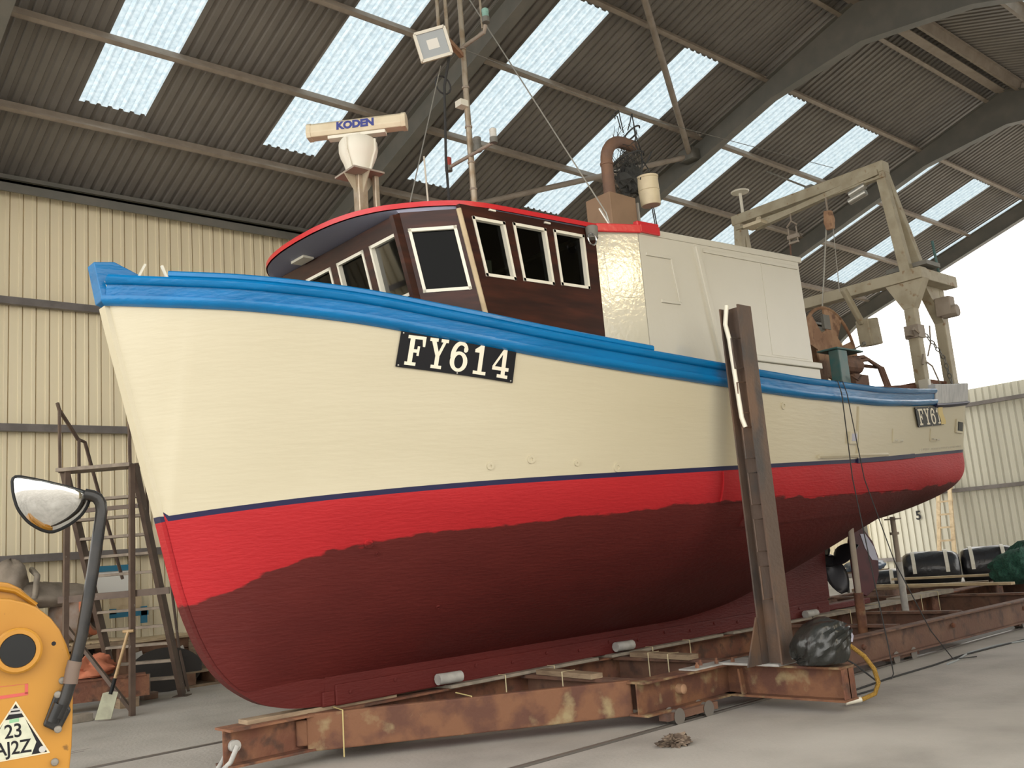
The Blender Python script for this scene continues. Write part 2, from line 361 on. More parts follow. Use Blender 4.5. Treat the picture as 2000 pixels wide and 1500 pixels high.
# unseen near side wall, added with its length set to darken the hull aft
wall_r = struct_empty('wall_right', 'unseen corrugated wall on the near side of the shed, sized to shade the hull aft')
first = obj('cladding_sheet', sheet(prof, lambda w, d, t: (w, YE+d, 8.2*t)), 'cladding_cream', wall_r); first.location = (6.6, 0, 0)
for i in range(1, 11): share(first, 'cladding_sheet', (6.6+i, 0, 0), wall_r)
# roof
ceil = struct_empty('ceiling', 'dark corrugated shed roof with translucent skylight strips')
rp = corr(1.0, 6, .032, .5, .1)
def rs(y0, y1, lift=0.): return sheet(rp, lambda w, d, t: (w, y0+(y1-y0)*t, roof_z(y0+(y1-y0)*t)+.02+d+lift))
protos = {}
def put(key, name, mbf, m, x):
    if key not in protos:
        o = obj(name, mbf(), m, ceil); o.location = (x, 0, 0); protos[key] = o
    else: share(protos[key], name, (x, 0, 0), ceil)
LOW, TOP = 14.05, 9.52
mir = lambda y: 2*YR-y
k0 = -9
for k in range(k0, 25):
    x = 4.43+k; sky = (k % 3 == 0)
    for s in (0, 1):
        q = (lambda y: y) if s == 0 else mir
        if not sky:
            put(('p', s), 'roof_sheet', lambda: rs(q(YW+.25), q(YR)), 'roof_sheet', x)
        else:
            put(('l', s), 'roof_sheet', lambda: rs(q(YW+.25), q(LOW)), 'roof_sheet', x)
            put(('u', s), 'roof_sheet', lambda: rs(q(TOP if s == 0 else 9.1), q(YR)), 'roof_sheet', x)
            for i, (a, b) in enumerate(((LOW, 12.6), (12.6, 11.05), (11.05, TOP))):
                put(('s', s, i), 'skylight_panel', lambda: rs(q(a), q(b if i < 2 or s == 0 else 9.1)), 'skylight', x)
# purlins, a length for each bay
PUR = [14.35, 12.7, 11.02, 9.36, 7.72]
def purlin(y, x0, x1):
    sgn = 1 if y > YR else -1; z = roof_z(y); m = MB()
    e = Vector((0, -sgn*cos(radians(18.3)), sin(radians(18.3)))); n = Vector((0, sgn*sin(radians(18.3)), cos(radians(18.3))))
    c = Vector((0, y, z))
    def strip(a0, b0, a1, b1):
        lo = c+e*a0+n*b0; hi = c+e*a1+n*b1
        P = [c+e*a0+n*b0, c+e*a1+n*b0, c+e*a1+n*b1, c+e*a0+n*b1]
        m.add([(x0, p.y, p.z) for p in P]+[(x1, p.y, p.z) for p in P], [(0,1,2,3),(7,6,5,4),(0,4,5,1),(1,5,6,2),(2,6,7,3),(3,7,4,0)])
    strip(-.07, -.012, .0, 0.0); strip(-.006, -.20, .006, -.0); strip(.0, -.2, .075, -.188); strip(.065, -.188, .075, -.165)
    return m
for y in PUR+[mir(q) for q in PUR]:
    for i in range(len(PORTALS)-1):
        obj('purlin', purlin(y, PORTALS[i]+.02, PORTALS[i+1]-.02), 'steel_brown', ceil)
# portal rafters: web plate with flanges, haunched at the ridge and the eaves
def rafter(x, s):
    m = MB(); q = (lambda y: y) if s == 0 else mir
    st = [(YW-.25, .78), (14.6, .42), (9.2, .42), (8.1, .62), (YR, .78)]
    top = [(q(y), roof_z(y)-.2) for y, d in st]; bot = [(q(y), roof_z(y)-.2-d) for y, d in st]
    for i in range(len(st)-1):
        m.hexa([(x-.006,*bot[i]),(x+.006,*bot[i]),(x+.006,*bot[i+1]),(x-.006,*bot[i+1])], [(x-.006,*top[i]),(x+.006,*top[i]),(x+.006,*top[i+1]),(x-.006,*top[i+1])])
        for P, t in ((top, .016), (bot, -.016)):
            a, b = P[i], P[i+1]
            m.hexa([(x-.1,*a),(x+.1,*a),(x+.1,*b),(x-.1,*b)], [(x-.1,a[0],a[1]+t),(x+.1,a[0],a[1]+t),(x+.1,b[0],b[1]+t),(x-.1,b[0],b[1]+t)])
    return m
for x in PORTALS:
    for s in (0, 1): obj('rafter', rafter(x, s), 'steel_dark', ceil)
    for y in (YW-.36, YE+.3):
        if y < 0 and not 5 < x < 20: continue
        m = MB(); m.ibeam((x,y,0), (x,y,7.6), .36, .2, up=(0,1,0)); obj('column', m, 'steel_dark', ceil)
m = MB(); m.box((XA,YR-.1,ZR-.22), (XB,YR+.1,ZR-.2)); obj('ridge_tie', m, 'steel_brown', ceil)
# wind bracing between two frames
for a, b in (((15.45,11.2,roof_z(11.2)-.42), (9.5,15.4,roof_z(15.4)-.42)), ((15.45,11.15,roof_z(11.15)-.4), (9.5,7.6,roof_z(7.6)-.4))):
    m = MB(); m.tube([a, b], .057, 10); obj('wind_brace', m, 'steel_brown', ceil, smooth=40)
m = MB(); m.box((15.36,11.0,roof_z(11.1)-.55), (15.6,11.35,roof_z(11.1)-.32)); obj('brace_cleat', m, 'steel_dark', ceil)
# ------------------------------------------------------------------ the boat
boat = thing('fishing_boat', 'white and red fishing boat with blue gunwale and dark wooden wheelhouse on a slip cradle', 'fishing boat', (8.3, YB, .42))
def hullmat():
    m = bpy.data.materials.new('hull_red'); m.use_nodes = True; nt = m.node_tree; N = nt.nodes; L = nt.links; p = N['Principled BSDF']
    at = N.new('ShaderNodeAttribute'); at.attribute_name = 'paint'; tc = N.new('ShaderNodeTexCoord')
    mp = N.new('ShaderNodeMapping'); mp.inputs['Scale'].default_value = (1.2,1.2,3.5); L.new(tc.outputs['Object'], mp.inputs['Vector'])
    n = N.new('ShaderNodeTexNoise'); n.inputs['Scale'].default_value = 3.0; n.inputs['Detail'].default_value = 7; L.new(mp.outputs[0], n.inputs['Vector'])
    a = N.new('ShaderNodeMath'); a.operation = 'MULTIPLY_ADD'; a.inputs[1].default_value = .16; L.new(n.outputs['Fac'], a.inputs[0]); L.new(at.outputs['Fac'], a.inputs[2])
    r = N.new('ShaderNodeMapRange'); r.inputs['From Min'].default_value = .075; r.inputs['From Max'].default_value = .09; L.new(a.outputs[0], r.inputs['Value'])
    v = N.new('ShaderNodeTexNoise'); v.inputs['Scale'].default_value = 1.6; v.inputs['Detail'].default_value = 5; L.new(mp.outputs[0], v.inputs['Vector'])
    def two(c1, c2):
        x = N.new('ShaderNodeMix'); x.data_type = 'RGBA'; x.inputs['A'].default_value = (*c1, 1); x.inputs['B'].default_value = (*c2, 1); L.new(v.outputs['Fac'], x.inputs['Factor']); return x
    dk = two((.12,.018,.015), (.08,.012,.011)); br = two((.43,.020,.024), (.37,.016,.021))
    x = N.new('ShaderNodeMix'); x.data_type = 'RGBA'; L.new(r.outputs[0], x.inputs['Factor']); L.new(dk.outputs['Result'], x.inputs['A']); L.new(br.outputs['Result'], x.inputs['B'])
    L.new(x.outputs['Result'], p.inputs['Base Color']); p.inputs['Roughness'].default_value = .6; p.inputs['Specular IOR Level'].default_value = .22
    mp2 = N.new('ShaderNodeMapping'); mp2.inputs['Scale'].default_value = (.7,.7,3.2); L.new(tc.outputs['Object'], mp2.inputs['Vector'])
    n2 = N.new('ShaderNodeTexNoise'); n2.inputs['Scale'].default_value = 16; n2.inputs['Detail'].default_value = 4; L.new(mp2.outputs[0], n2.inputs['Vector'])
    b = N.new('ShaderNodeBump'); b.inputs['Strength'].default_value = .35; b.inputs['Distance'].default_value = .02; L.new(n2.outputs['Fac'], b.inputs['Height']); L.new(b.outputs[0], p.inputs['Normal'])
    MATS['hull_red'] = m
hullmat()
def z_paint(x): return interp(x, [2.9,3.25,3.7,4.05,4.8,5.7,6.8,8.2,10.5,12.5,14.6], [1.30,1.39,1.585,1.65,1.735,1.765,1.815,1.845,1.86,1.95,2.1])
XST = [XS0+.02+.03*i for i in range(20)]
while XST[-1] < 13.0: XST.append(XST[-1]+(.06 if XST[-1] < 4.6 else .14))
XST += [13.2+.06*i for i in range(1, 20)]; XST = [x for x in XST if x < 14.45]+[14.46,14.52,14.56,14.585,14.598]
NB, NT = 26, 16
BOOT = .045
def column(x, side):
    zr, zw, zs = z_rab(x), z_wl(x), z_sheer(x)-.02
    zb = zw+BOOT*.9
    lo = [zr+(zw-zr)*((i/NB)**1.4) for i in range(NB+1)] if zr < zw else [zr]*(NB+1)
    if zr >= zb: hi = [zr+(zs-zr)*i/NT for i in range(NT+1)]
    else: hi = [max(zb, zr)+(zs-max(zb, zr))*i/NT for i in range(NT+1)]
    return [(x, YB-side*half(x, min(z, zs)), z) for z in lo+hi]
hm = MB(); cols = {}
for side in (1, -1):
    cs = [column(x, side) for x in XST]; nz = len(cs[0])
    vs = [p for c in cs for p in c]; fs = [[], [], []]
    for i in range(len(cs)-1):
        for j in range(nz-1):
            q = (i*nz+j, i*nz+j+1, (i+1)*nz+j+1, (i+1)*nz+j)
            fs[0 if j < NB else (1 if j == NB else 2)].append(q)
    o = len(hm.v); hm.v += vs
    for k in range(3): hm.f += [tuple(a+o for a in f) for f in fs[k]]; hm.m += [k]*len(fs[k])
hull = obj('hull', hm, ['hull_red', 'boot_navy', 'hull_white'], boat, label='carvel planked hull, white topsides over a navy boot line and red bottom paint')
me = hull.data
bm = bmesh.new(); bm.from_mesh(me); bmesh.ops.remove_doubles(bm, verts=bm.verts, dist=.0012); bmesh.ops.recalc_face_normals(bm, faces=bm.faces); bm.to_mesh(me); bm.free()
me.polygons.foreach_set('use_smooth', [True]*len(me.polygons)); me.set_sharp_from_angle(angle=radians(50))
at = me.attributes.new('paint', 'FLOAT', 'POINT'); bb = Vector(boat['_b'])
at.data.foreach_set('value', [(v.co.z+bb.z)-z_paint(v.co.x+bb.x) for v in me.vertices])
def paint_attr(o):
    a = o.data.attributes.new('paint', 'FLOAT', 'POINT'); a.data.foreach_set('value', [(v.co.z+bb.z)-z_paint(v.co.x+bb.x) for v in o.data.vertices])
def on_hull(x, z, out=0.):
    """point on the port side, pushed out along the surface normal"""
    e = .02; px = Vector((2*e, half(x-e, z)-half(x+e, z), 0)); pz = Vector((0, half(x, z-e)-half(x, z+e), 2*e))
    n = px.cross(pz).normalized()
    if n.y > 0: n = -n
    return Vector((x, YB-half(x, z), z))+n*out
# stem, keel, deadwood
def slab(pts_in, pts_out, w_in, w_out):
    m = MB(); k = len(pts_in)
    L = [(x, YB-w_in, z) for x, z in pts_in]; R = [(x, YB+w_in, z) for x, z in pts_in]; A = [(x, YB-w_out, z) for x, z in pts_out]; B = [(x, YB+w_out, z) for x, z in pts_out]
    fs = []
    for i in range(k-1):
        for a, b in ((0, 2), (2, 3), (3, 1)): fs.append((a*k+i, a*k+i+1, b*k+i+1, b*k+i))
    fs += [(0, 2*k, 3*k, k), (k-1, 2*k-1, 4*k-1, 3*k-1)]
    m.add(L+R+A+B, fs); return m
zz = [3.62-.12*i for i in range(14)]
def xs(z):
    a = sorted(STEM); return interp(z, [q[0] for q in a], [q[1] for q in a])
st = lambda za, zb_, n: [za+(zb_-za)*i/n for i in range(n+1)]
zl = st(3.60, 2.0, 14)
obj('stem', slab([(xs(z)+.17, z) for z in zl], [(xs(z), z) for z in zl], .085, .06), 'hull_white', boat, smooth=40)
zl = st(2.0, 1.955, 1)
obj('stem_band', slab([(xs(z)+.17, z) for z in zl], [(xs(z), z) for z in zl], .086, .061), 'boot_navy', boat)
ff = [(xs(z), z) for z in st(1.955, .80, 14)]+[(x, z_stem(x)) for x in st(3.31, 4.24, 18)]
fi = []
for i in range(len(ff)):
    p0, p1 = ff[max(0, i-1)], ff[min(len(ff)-1, i+1)]; d = Vector((p1[0]-p0[0], p1[1]-p0[1])).normalized(); fi.append((ff[i][0]-d.y*.22, ff[i][1]+d.x*.22))
o = obj('forefoot', slab(fi, ff, .088, .062), 'hull_red', boat, smooth=40); paint_attr(o)
sh_ = [(xs(3.635)-.014,3.635), (xs(3.93)-.014,3.93), (2.53,3.945), (2.90,3.765), (2.90,3.60), (2.62,3.585)]
m = MB(); m.add([(x, YB-.072-.16*max(0, x-2.40), z) for x, z in sh_]+[(x, YB+.072+.16*max(0, x-2.40), z) for x, z in sh_], [tuple(range(6)), tuple(range(11, 5, -1))]+[(i, (i+1) % 6, 6+(i+1) % 6, 6+i) for i in range(6)])
obj('stem_head', m, 'gunwale_blue', boat, bevel=.006)
kb = [(4.19,.418),(4.3,.4175),(6,.415),(9,.425),(11.9,.435)]
o = obj('keel', slab([(x, .68) for x, z in kb], kb, .088, .075), 'hull_red', boat, smooth=40); paint_attr(o)
m = MB(); m.box((4.28,YB-.098,.405), (11.9,YB+.098,.575)); m.box((4.16,YB-.092,.41), (4.28,YB+.092,.53)); m.box((11.9,YB-.085,.43), (13.0,YB+.085,.51))
o = obj('keel_shoe', m, 'hull_red', boat, bevel=.012, label='bolted shoe plate along the keel'); paint_attr(o)
bolt = None
for i in range(17):
    m = MB(); m.lathe([(.018,0),(.018,.008),(.0,.012)], (4.42+.45*i,YB-.098,.50+.03*(i % 2)), (0,-1,0), 8); o = obj('keel_bolt', m, 'hull_red', boat); paint_attr(o)
# deadwood between the rising hull and the keel
xd = [8.4,9,9.5,10,10.5,11,11.4,11.75,11.95]
top = [(x, z_rab(x)+.05) for x in xd]
k = len(xd); m = MB(); dwz = lambda x: .62
vsl = []
for s in (-1, 1): vsl += [(x, YB+s*.085, .6) for x in xd]+[(x, YB+s*.09, .5*(.6+z)) for x, z in top]+[(x, YB+s*.12, z) for x, z in top]
f = []
for s in (0, 3*k):
    for r in (0, 1):
        for i in range(k-1): f.append((s+r*k+i, s+r*k+i+1, s+(r+1)*k+i+1, s+(r+1)*k+i))
f += [(k-1, 2*k-1, 5*k-1, 4*k-1), (2*k-1, 3*k-1, 6*k-1, 5*k-1)]
m.add(vsl, f); o = obj('deadwood', m, 'hull_red', boat, smooth=40); paint_attr(o)
for i, (x0, z0) in enumerate(((5.28,.475), (7.6,.475), (11.2,.45))):
    m = MB(); m.tube([(x0,YB-.155,z0), (x0+.03,YB-.155,z0), (x0+.23,YB-.155,z0-.004), (x0+.26,YB-.155,z0-.004)], .05, 10); obj('zinc_anode', m, 'zinc', boat, smooth=50, label='pale zinc anode on the keel')
# deck
m = MB()
dx = [3.0+.4*i for i in range(28)]
m.add([(x, YB-max(.05, half(x, z_sheer(x)-.42)-.03), z_sheer(x)-.42) for x in dx]+[(x, YB+max(.05, half(x, z_sheer(x)-.42)-.03), z_sheer(x)-.42) for x in dx], [(i, i+1, 28+i+1, 28+i) for i in range(27)])
obj('deck', m, 'timber_grey', boat)
# gunwale: mouldings swept along the sheer
def sweep(profile, x0, x1, side, step=.12, closed=True, taper=False):
    """profile: (outward, dz) from the hull edge at the sheer"""
    n = max(2, int((x1-x0)/step)); m = MB(); k = len(profile); rows = []
    for i in range(n+1):
        x = x0+(x1-x0)*i/n; e = .01
        d = Vector((2*e, -(b_sheer(min(x+e, XS1-.02))-b_sheer(x-e)), 0)).normalized(); nrm = Vector((d.y, -d.x, 0))
        z = z_sheer(x); rows.append([(x+nrm.x*o, YB-side*(half(x, min(z, z+dz))-nrm.y*o), z+dz) for o, dz in profile])
    vs = [p for r in rows for p in r]
    fs = [(i*k+j, i*k+(j+1) % k, (i+1)*k+(j+1) % k, (i+1)*k+j) for i in range(n) for j in range(k if closed else k-1)]
    if closed: fs += [tuple(range(k)), tuple(n*k+j for j in range(k))]
    return m.add(vs, fs)
def rnd(o0, o1, z0, z1, r=.015): return [(o0, z0), (o1-r, z0), (o1, z0+r), (o1, z1-r), (o1-r, z1), (o0, z1)]
GREY0 = 12.25
XE = 14.52
for side in (1, -1):
    obj('bulwark_strake', sweep(rnd(-.03, .012, -.185, -.045, .004), 2.475 if side == 1 else 2.8, GREY0, side), 'gunwale_blue', boat, smooth=30)
    obj('rubbing_strake', sweep([(-.02,-.208),(.02,-.212),(.056,-.185),(.064,-.163),(.055,-.142),(-.02,-.135)], 2.475 if side == 1 else 2.8, GREY0, side), 'gunwale_blue', boat, smooth=50)
    obj('capping_rail', sweep(rnd(-.14, .05, -.062, 0.0, .018), 2.475 if side == 1 else 2.8, GREY0, side), 'gunwale_blue', boat, smooth=40)
    obj('raised_capping', sweep(rnd(-.11, .03, .0, .05, .012), 2.78, 6.52, side), 'gunwale_blue', boat, smooth=40)
    obj('stern_bulwark', sweep(rnd(-.06, .03, -.2, .06, .01), GREY0, XE, side, .05), 'stern_grey', boat, smooth=40, label='unpainted grey bulwark round the stern')
    obj('stern_strake', sweep([(-.02,-.24),(.02,-.245),(.055,-.215),(.05,-.195),(-.02,-.19)], GREY0, XE, side, .05), 'boot_navy', boat, smooth=50)
for (a, b) in (((2.655,7.10,3.78), (2.725,7.10,3.922)), ((2.835,6.9,3.72), (2.772,6.9,3.862))):
    m = MB(); m.beam(a, b, .022, .014); obj('fairlead_horn', m, 'frame_white', boat)
# sheathing plates on the quarter (thin, proud of the planks)
def patch(x0, x1, zf0, zf1, out, nx, nz, zero=False):
    m = MB(); fn = lambda s, t: on_hull(x0+(x1-x0)*s, zf0(x0+(x1-x0)*s)+(zf1(x0+(x1-x0)*s)-zf0(x0+(x1-x0)*s))*t, out)
    fi = lambda s, t: on_hull(x0+(x1-x0)*s, zf0(x0+(x1-x0)*s)+(zf1(x0+(x1-x0)*s)-zf0(x0+(x1-x0)*s))*t, -.002)
    m.grid(fn, nx, nz)
    for a in (0, 1):
        m.grid(lambda s, t: (fn if t > .5 else fi)(s, a), nx, 1); m.grid(lambda s, t: (fn if s > .5 else fi)(a, t), 1, nz)
    return m
obj('hood_end', patch(2.475, 2.66, lambda x: z_sheer(x)-.2, lambda x: z_sheer(x)-.03, .010, 4, 3), 'gunwale_blue', boat, smooth=40)
obj('topside_sheathing', patch(9.9, 11.35, lambda x: z_wl(x)+BOOT, lambda x: z_sheer(x)-.235, .018, 14, 8), 'hull_white', boat, smooth=40)
o = obj('bottom_sheathing', patch(7.48, 11.6, lambda x: 1.83+.02*(x-7.5), lambda x: z_wl(x)-.01, .016, 34, 6), 'hull_red', boat, smooth=40); paint_attr(o)
obj('boot_line_sheathing', patch(9.9, 11.5, lambda x: z_wl(x)-.004, lambda x: z_wl(x)+BOOT+.004, .02, 14, 1), 'boot_navy', boat)
o = obj('bilge_sheathing', patch(7.9, 11.75, lambda x: 1.60+.025*(x-7.9), lambda x: 1.83+.018*(x-7.5), .014, 30, 4), 'hull_red', boat, smooth=40); paint_attr(o)
def strip(pts, out, w): 
    m = MB(); m.tube([on_hull(x, z, out) for x, z in pts], w, 6); return m
obj('spray_batten', strip([(9.05+.2*i, 2.255+.0055*i) for i in range(9)], .012, .024), 'hull_white', boat, smooth=50)
# small skin fittings
def ring(x, z, R, r, name, m1, depth=.012):
    c = on_hull(x, z, .0); n = (on_hull(x, z, .1)-c).normalized(); m = MB()
    m.lathe([(R*1.05,0),(R,depth),(r*1.1,depth),(r,depth*.4)], c, n, 18); o = obj(name, m, m1, boat, smooth=40)
    m = MB(); m.lathe([(r,.002),(r*.98,.004),(0,.004)], c, n, 14); obj('outlet_hole', m, 'plate_black', o)
    return o
for x, z, R, r in ((5.008,2.219,.030,.010), (5.353,2.26,.034,.014), (5.777,2.219,.026,.008), (6.194,2.171,.040,.018)): ring(x, z, R, r, 'skin_fitting', 'hull_white')
for x, z, R, r in ((4.188,1.679,.036,.02), (4.27,1.6,.014,.008), (4.964,1.129,.02,.012)): paint_attr(ring(x, z, R, r, 'skin_fitting', 'hull_red'))
ring(8.4, 2.75, .035, .018, 'skin_fitting', 'hull_white')
def plate_on(x0, x1, z0, z1, out, skew=0., nx=6, nz=3): return patch(x0, x1, lambda x: z0+skew*(x-x0), lambda x: z1+skew*(x-x0), out, nx, nz)
o = obj('freeing_port', plate_on(9.68, 9.86, 2.40, 2.53, .03, .03), 'hull_white', boat); obj('flap', plate_on(9.72, 9.83, 2.43, 2.51, .034, .03), 'worn_pale', o)
for x in (10.78, 12.12): 
    o = obj('freeing_port', plate_on(x, x+.3, 2.44+.045*(x-10.78), 2.60+.045*(x-10.78), .028 if x < 11 else .014, .04), 'hull_white', boat)
    for dx_ in (.06, .22):
        m = MB(); m.tube([on_hull(x+dx_, 2.47+.045*(x-10.78), .02), on_hull(x+dx_+.03, 2.47+.045*(x-10.78), .045)], .012, 6); obj('hinge', m, 'house_white', o)
o = obj('freeing_port', plate_on(13.22, 13.56, 2.66, 2.84, .02), 'hull_white', boat); obj('port_opening', plate_on(13.28, 13.5, 2.69, 2.81, .026), 'plate_black', o)
for i in range(30):
    x = 11.75+.06*i; m = MB(); m.beam(on_hull(x, z_wl(x)+.075, .0), on_hull(x, z_wl(x)+.10, .006), .008, .012); obj('fastening', m, 'house_white', boat)
# registration plates with hand-cut slab-serif characters
def arc(cx, cy, rx, ry, a0, a1, n): return [(cx+rx*cos(radians(a0+(a1-a0)*i/n)), cy+ry*sin(radians(a0+(a1-a0)*i/n))) for i in range(n+1)]
def band(outer, inner): return [[outer[i], outer[i+1], inner[i+1], inner[i]] for i in range(len(outer)-1)]
R_ = lambda a, b, c, d: [(a, b), (c, b), (c, d), (a, d)]
GL = {'F': [R_(.05,0,.62,.11), R_(.18,.1,.42,.9), R_(.05,.89,.98,1), [(.80,.9),(.98,.9),(.98,.66),(.86,.66)], R_(.4,.44,.62,.55), R_(.6,.34,.72,.66)],
 'Y': [R_(.22,0,.78,.11), R_(.39,.1,.61,.46), R_(0,.89,.44,1), R_(.60,.89,1,1), [(.10,.9),(.34,.9),(.61,.42),(.39,.42)], [(.72,.9),(.88,.9),(.61,.42),(.45,.42)]],
 '1': [R_(.14,0,.86,.11), R_(.38,.1,.62,1), [(.38,.82),(.38,.94),(.5,1),(.12,.82)], R_(.12,.72,.4,.82)],
 '4': [R_(.34,0,.98,.11), R_(.56,.1,.80,1), R_(.02,.24,1,.36), [(.02,.36),(.16,.36),(.62,.84),(.62,1)]],
 '6': band(arc(.48,.33,.48,.34,0,360,26), arc(.48,.33,.24,.23,0,360,26))+band(arc(.52,.52,.52,.49,55,190,14), arc(.54,.52,.30,.36,55,190,14))+[[(.80,.92),(.86,.88),(.92,.78),(.9,.7),(.8,.65),(.7,.68),(.68,.78)]]}
def reg_plate(corner, chars, name, label, out=.012, hide=None):
    """corner: (x,z) of top-left, top-right, bottom-right, bottom-left"""
    def P(u, v, o):
        a = [corner[3][i]*(1-u)+corner[2][i]*u for i in (0, 1)]; b = [corner[0][i]*(1-u)+corner[1][i]*u for i in (0, 1)]
        return on_hull(a[0]*(1-v)+b[0]*v, a[1]*(1-v)+b[1]*v, o)
    m = MB(); m.grid(lambda s, t: P(s, t, out), 10, 3); pl = obj(name, m, 'plate_black', boat, solid=.008, label=label)
    w = .92/len(chars)
    for i, ch in enumerate(chars):
        m = MB()
        for q in GL[ch]:
            u0 = .055+i*w; s = [(u0+a*w*.84, .085+b*.83) for a, b in q]; n = len(s); m.add([P(u, v, out+.006) for u, v in s], [tuple(range(n))])
        obj('character', m, 'letter_white', pl)
    for u, v in ((.02,.05), (.98,.05), (.02,.95), (.98,.95), (.5,.04), (.5,.96)):
        m = MB(); c = P(u, v, out+.004); m.lathe([(.007,0),(.005,.004),(0,.005)], c, P(u, v, .1)-P(u, v, 0), 8); obj('plate_screw', m, 'steel_pale', pl)
    return pl, P
reg_plate([(4.238,3.268), (5.151,3.150), (5.139,2.868), (4.223,3.003)], 'FY614', 'registration_plate', 'black plate lettered FY614')
pl, P = reg_plate([(11.48,2.885), (12.46,2.965), (12.65,2.735), (11.62,2.652)], 'FY61', 'registration_plate', 'weathered black plate reading FY61 with a yellow taped end', .02)
m = MB(); m.grid(lambda s, t: P(.86+.2*s+.03*sin(7*t), .04+.9*t, .03), 3, 5); obj('tape_patch', m, 'tape_yellow', pl)
# stern gear: propeller and rudder
m = MB(); m.lathe([(.02,-.32),(.075,-.18),(.09,0),(.06,.1),(.0,.14)], (12.22,YB,1.08), (1,0,0), 14); pr = obj('propeller', m, 'prop_bronze', boat, smooth=50, label='dark bladed propeller in its aperture')
for k in range(4):
    a0 = radians(20+90*k); m = MB()
    def bl(s, t):
        r = .05+.42*s; w = .36*math.sin(pi*min(1, .12+.86*s))**.7*(t-.5); ph = a0+w/max(r, .12)*.75; return (12.22+.16*(t-.5)*(1-.3*s), YB+r*sin(ph), 1.08+r*cos(ph))
    m.grid(bl, 8, 6); obj('blade', m, 'prop_bronze', pr, smooth=60, solid=.016)
m = MB(); m.prism([(12.80,.60),(13.02,.52),(13.30,.62),(13.44,.80),(13.50,1.05),(13.40,1.28),(13.20,1.46),(12.92,1.56),(12.80,1.3)], lambda u, v, t: (u, YB+t, v), -.035, .035); rd = obj('rudder', m, 'rudder_paint', boat, bevel=.012)
m = MB(); m.prism([(13.06,1.40),(13.2,1.40),(13.40,1.2),(13.47,1.0),(13.30,1.02),(13.14,1.2)], lambda u, v, t: (u, YB-.037-t, v), 0, .003); obj('worn_patch', m, 'worn_pale', rd)
m = MB(); m.tube([(12.86,YB,.5), (12.86,YB,1.75)], .04, 10); obj('rudder_stock', m, 'rudder_paint', boat, smooth=50)
m = MB(); m.tube([(11.3,YB,1.10), (12.1,YB,1.08)], .06, 12); obj('stern_tube', m, 'rudder_paint', boat, smooth=50)
# ------------------------------------------------------------------ wheelhouse
ZB, ZT = 2.75, 4.37
def rk(x_top, z): return x_top+.225*(4.43-z)       # forward rake of the front and corner
def mirr(y): return 2*YB-y
def panel(name, P, wins, m, parent, thick=.045, nlabel=None):
    """P(s,t) on the outer face; windows as (s0,s1,t0,t1) cut out of it"""
    S = sorted({0., 1.} | {w[i] for w in wins for i in (0, 1)}); T = sorted({0., 1.} | {w[i] for w in wins for i in (2, 3)})
    mb = MB(); idx = {}
    def vid(i, j):
        if (i, j) not in idx: idx[(i, j)] = len(mb.v); mb.v.append(tuple(P(S[i], T[j])))
        return idx[(i, j)]
    for i in range(len(S)-1):
        for j in range(len(T)-1):
            c = ((S[i]+S[i+1])/2, (T[j]+T[j+1])/2)
            if any(w[0] < c[0] < w[1] and w[2] < c[1] < w[3] for w in wins): continue
            mb.f.append((vid(i, j), vid(i+1, j), vid(i+1, j+1), vid(i, j+1))); mb.m.append(0)
    o = obj(name, mb, m, parent, solid=thick)
    for w in wins:
        q = [Vector(P(w[a], w[b])) for a, b in ((0, 2), (1, 2), (1, 3), (0, 3))]; n = (q[1]-q[0]).cross(q[3]-q[0]).normalized()
        if n.y > 0 and abs(n.y) > abs(n.x): n = -n
        if abs(n.x) >= abs(n.y) and n.x > 0: n = -n
        if q[0].y > YB+.2 and abs(n.y) > abs(n.x): n = -n
        f = MB(); c = sum(q, Vector())/4
        for k in range(4):
            a, b = q[k], q[(k+1) % 4]; d = (b-a).normalized()*.014
            f.beam(a-d+n*.006, b+d+n*.006, .05, .026, up=(b-a).cross(n))
        obj('window_frame', f, 'frame_white', o)
        g = MB(); g.add([v-n*.012 for v in q], [(0,1,2,3)]); obj('pane', g, 'window_glass', o)
    return o
def side_pt(y):
    A0, A1 = rk(4.88, ZB), 4.88
    return lambda s, t: ((A0*(1-t)+A1*t)*(1-s)+6.52*s, y, ZB+(4.41+.05*s-ZB)*t)
def tt(z, s): return (z-ZB)/(ZT+.05*s-ZB)
SW = []
for x0, x1, z0, z1 in ((5.045,5.40,3.83,4.315), (5.485,5.875,3.845,4.34), (5.96,6.35,3.865,4.36)):
    f = lambda x, z: (x-(rk(4.88, z)))/(6.52-rk(4.88, z))
    zc = (z0+z1)/2; s0, s1 = f(x0+.03, zc), f(x1, zc); SW.append((s0, s1, (z0-ZB)/(4.41+.025*(s0+s1)-ZB), (z1-ZB)/(4.41+.025*(s0+s1)-ZB)))
for y in (5.9, mirr(5.9)): panel('wheelhouse_side', side_pt(y), SW, 'mahogany', boat)
def obl(y0, y1):
    return lambda s, t: (rk(4.50*(1-s)+4.88*s, ZB+(ZT-ZB)*t), y0*(1-s)+y1*s, ZB+(ZT-ZB)*t)
OW = [(.10, .86, tt(3.71, 0), tt(4.22, 0))]
for a, b in ((6.22, 5.9), (mirr(6.22), mirr(5.9))): panel('wheelhouse_corner', obl(a, b), OW, 'mahogany', boat)
FW = []
for y0, y1 in ((6.30,6.69), (6.82,7.23), (7.37,7.78), (7.91,8.30)):
    f = lambda y: (y-6.22)/(8.38-6.22); FW.append((f(y0), f(y1), tt(3.72, 0), tt(4.22, 0)))
panel('wheelhouse_front', lambda s, t: (rk(4.50, ZB+(ZT-ZB)*t), 6.22+2.16*s, ZB+(ZT-ZB)*t), FW, 'mahogany', boat)
panel('wheelhouse_back', lambda s, t: (6.5, 5.95+2.7*s, ZB+(ZT-ZB)*t), [], 'dark_board', boat)
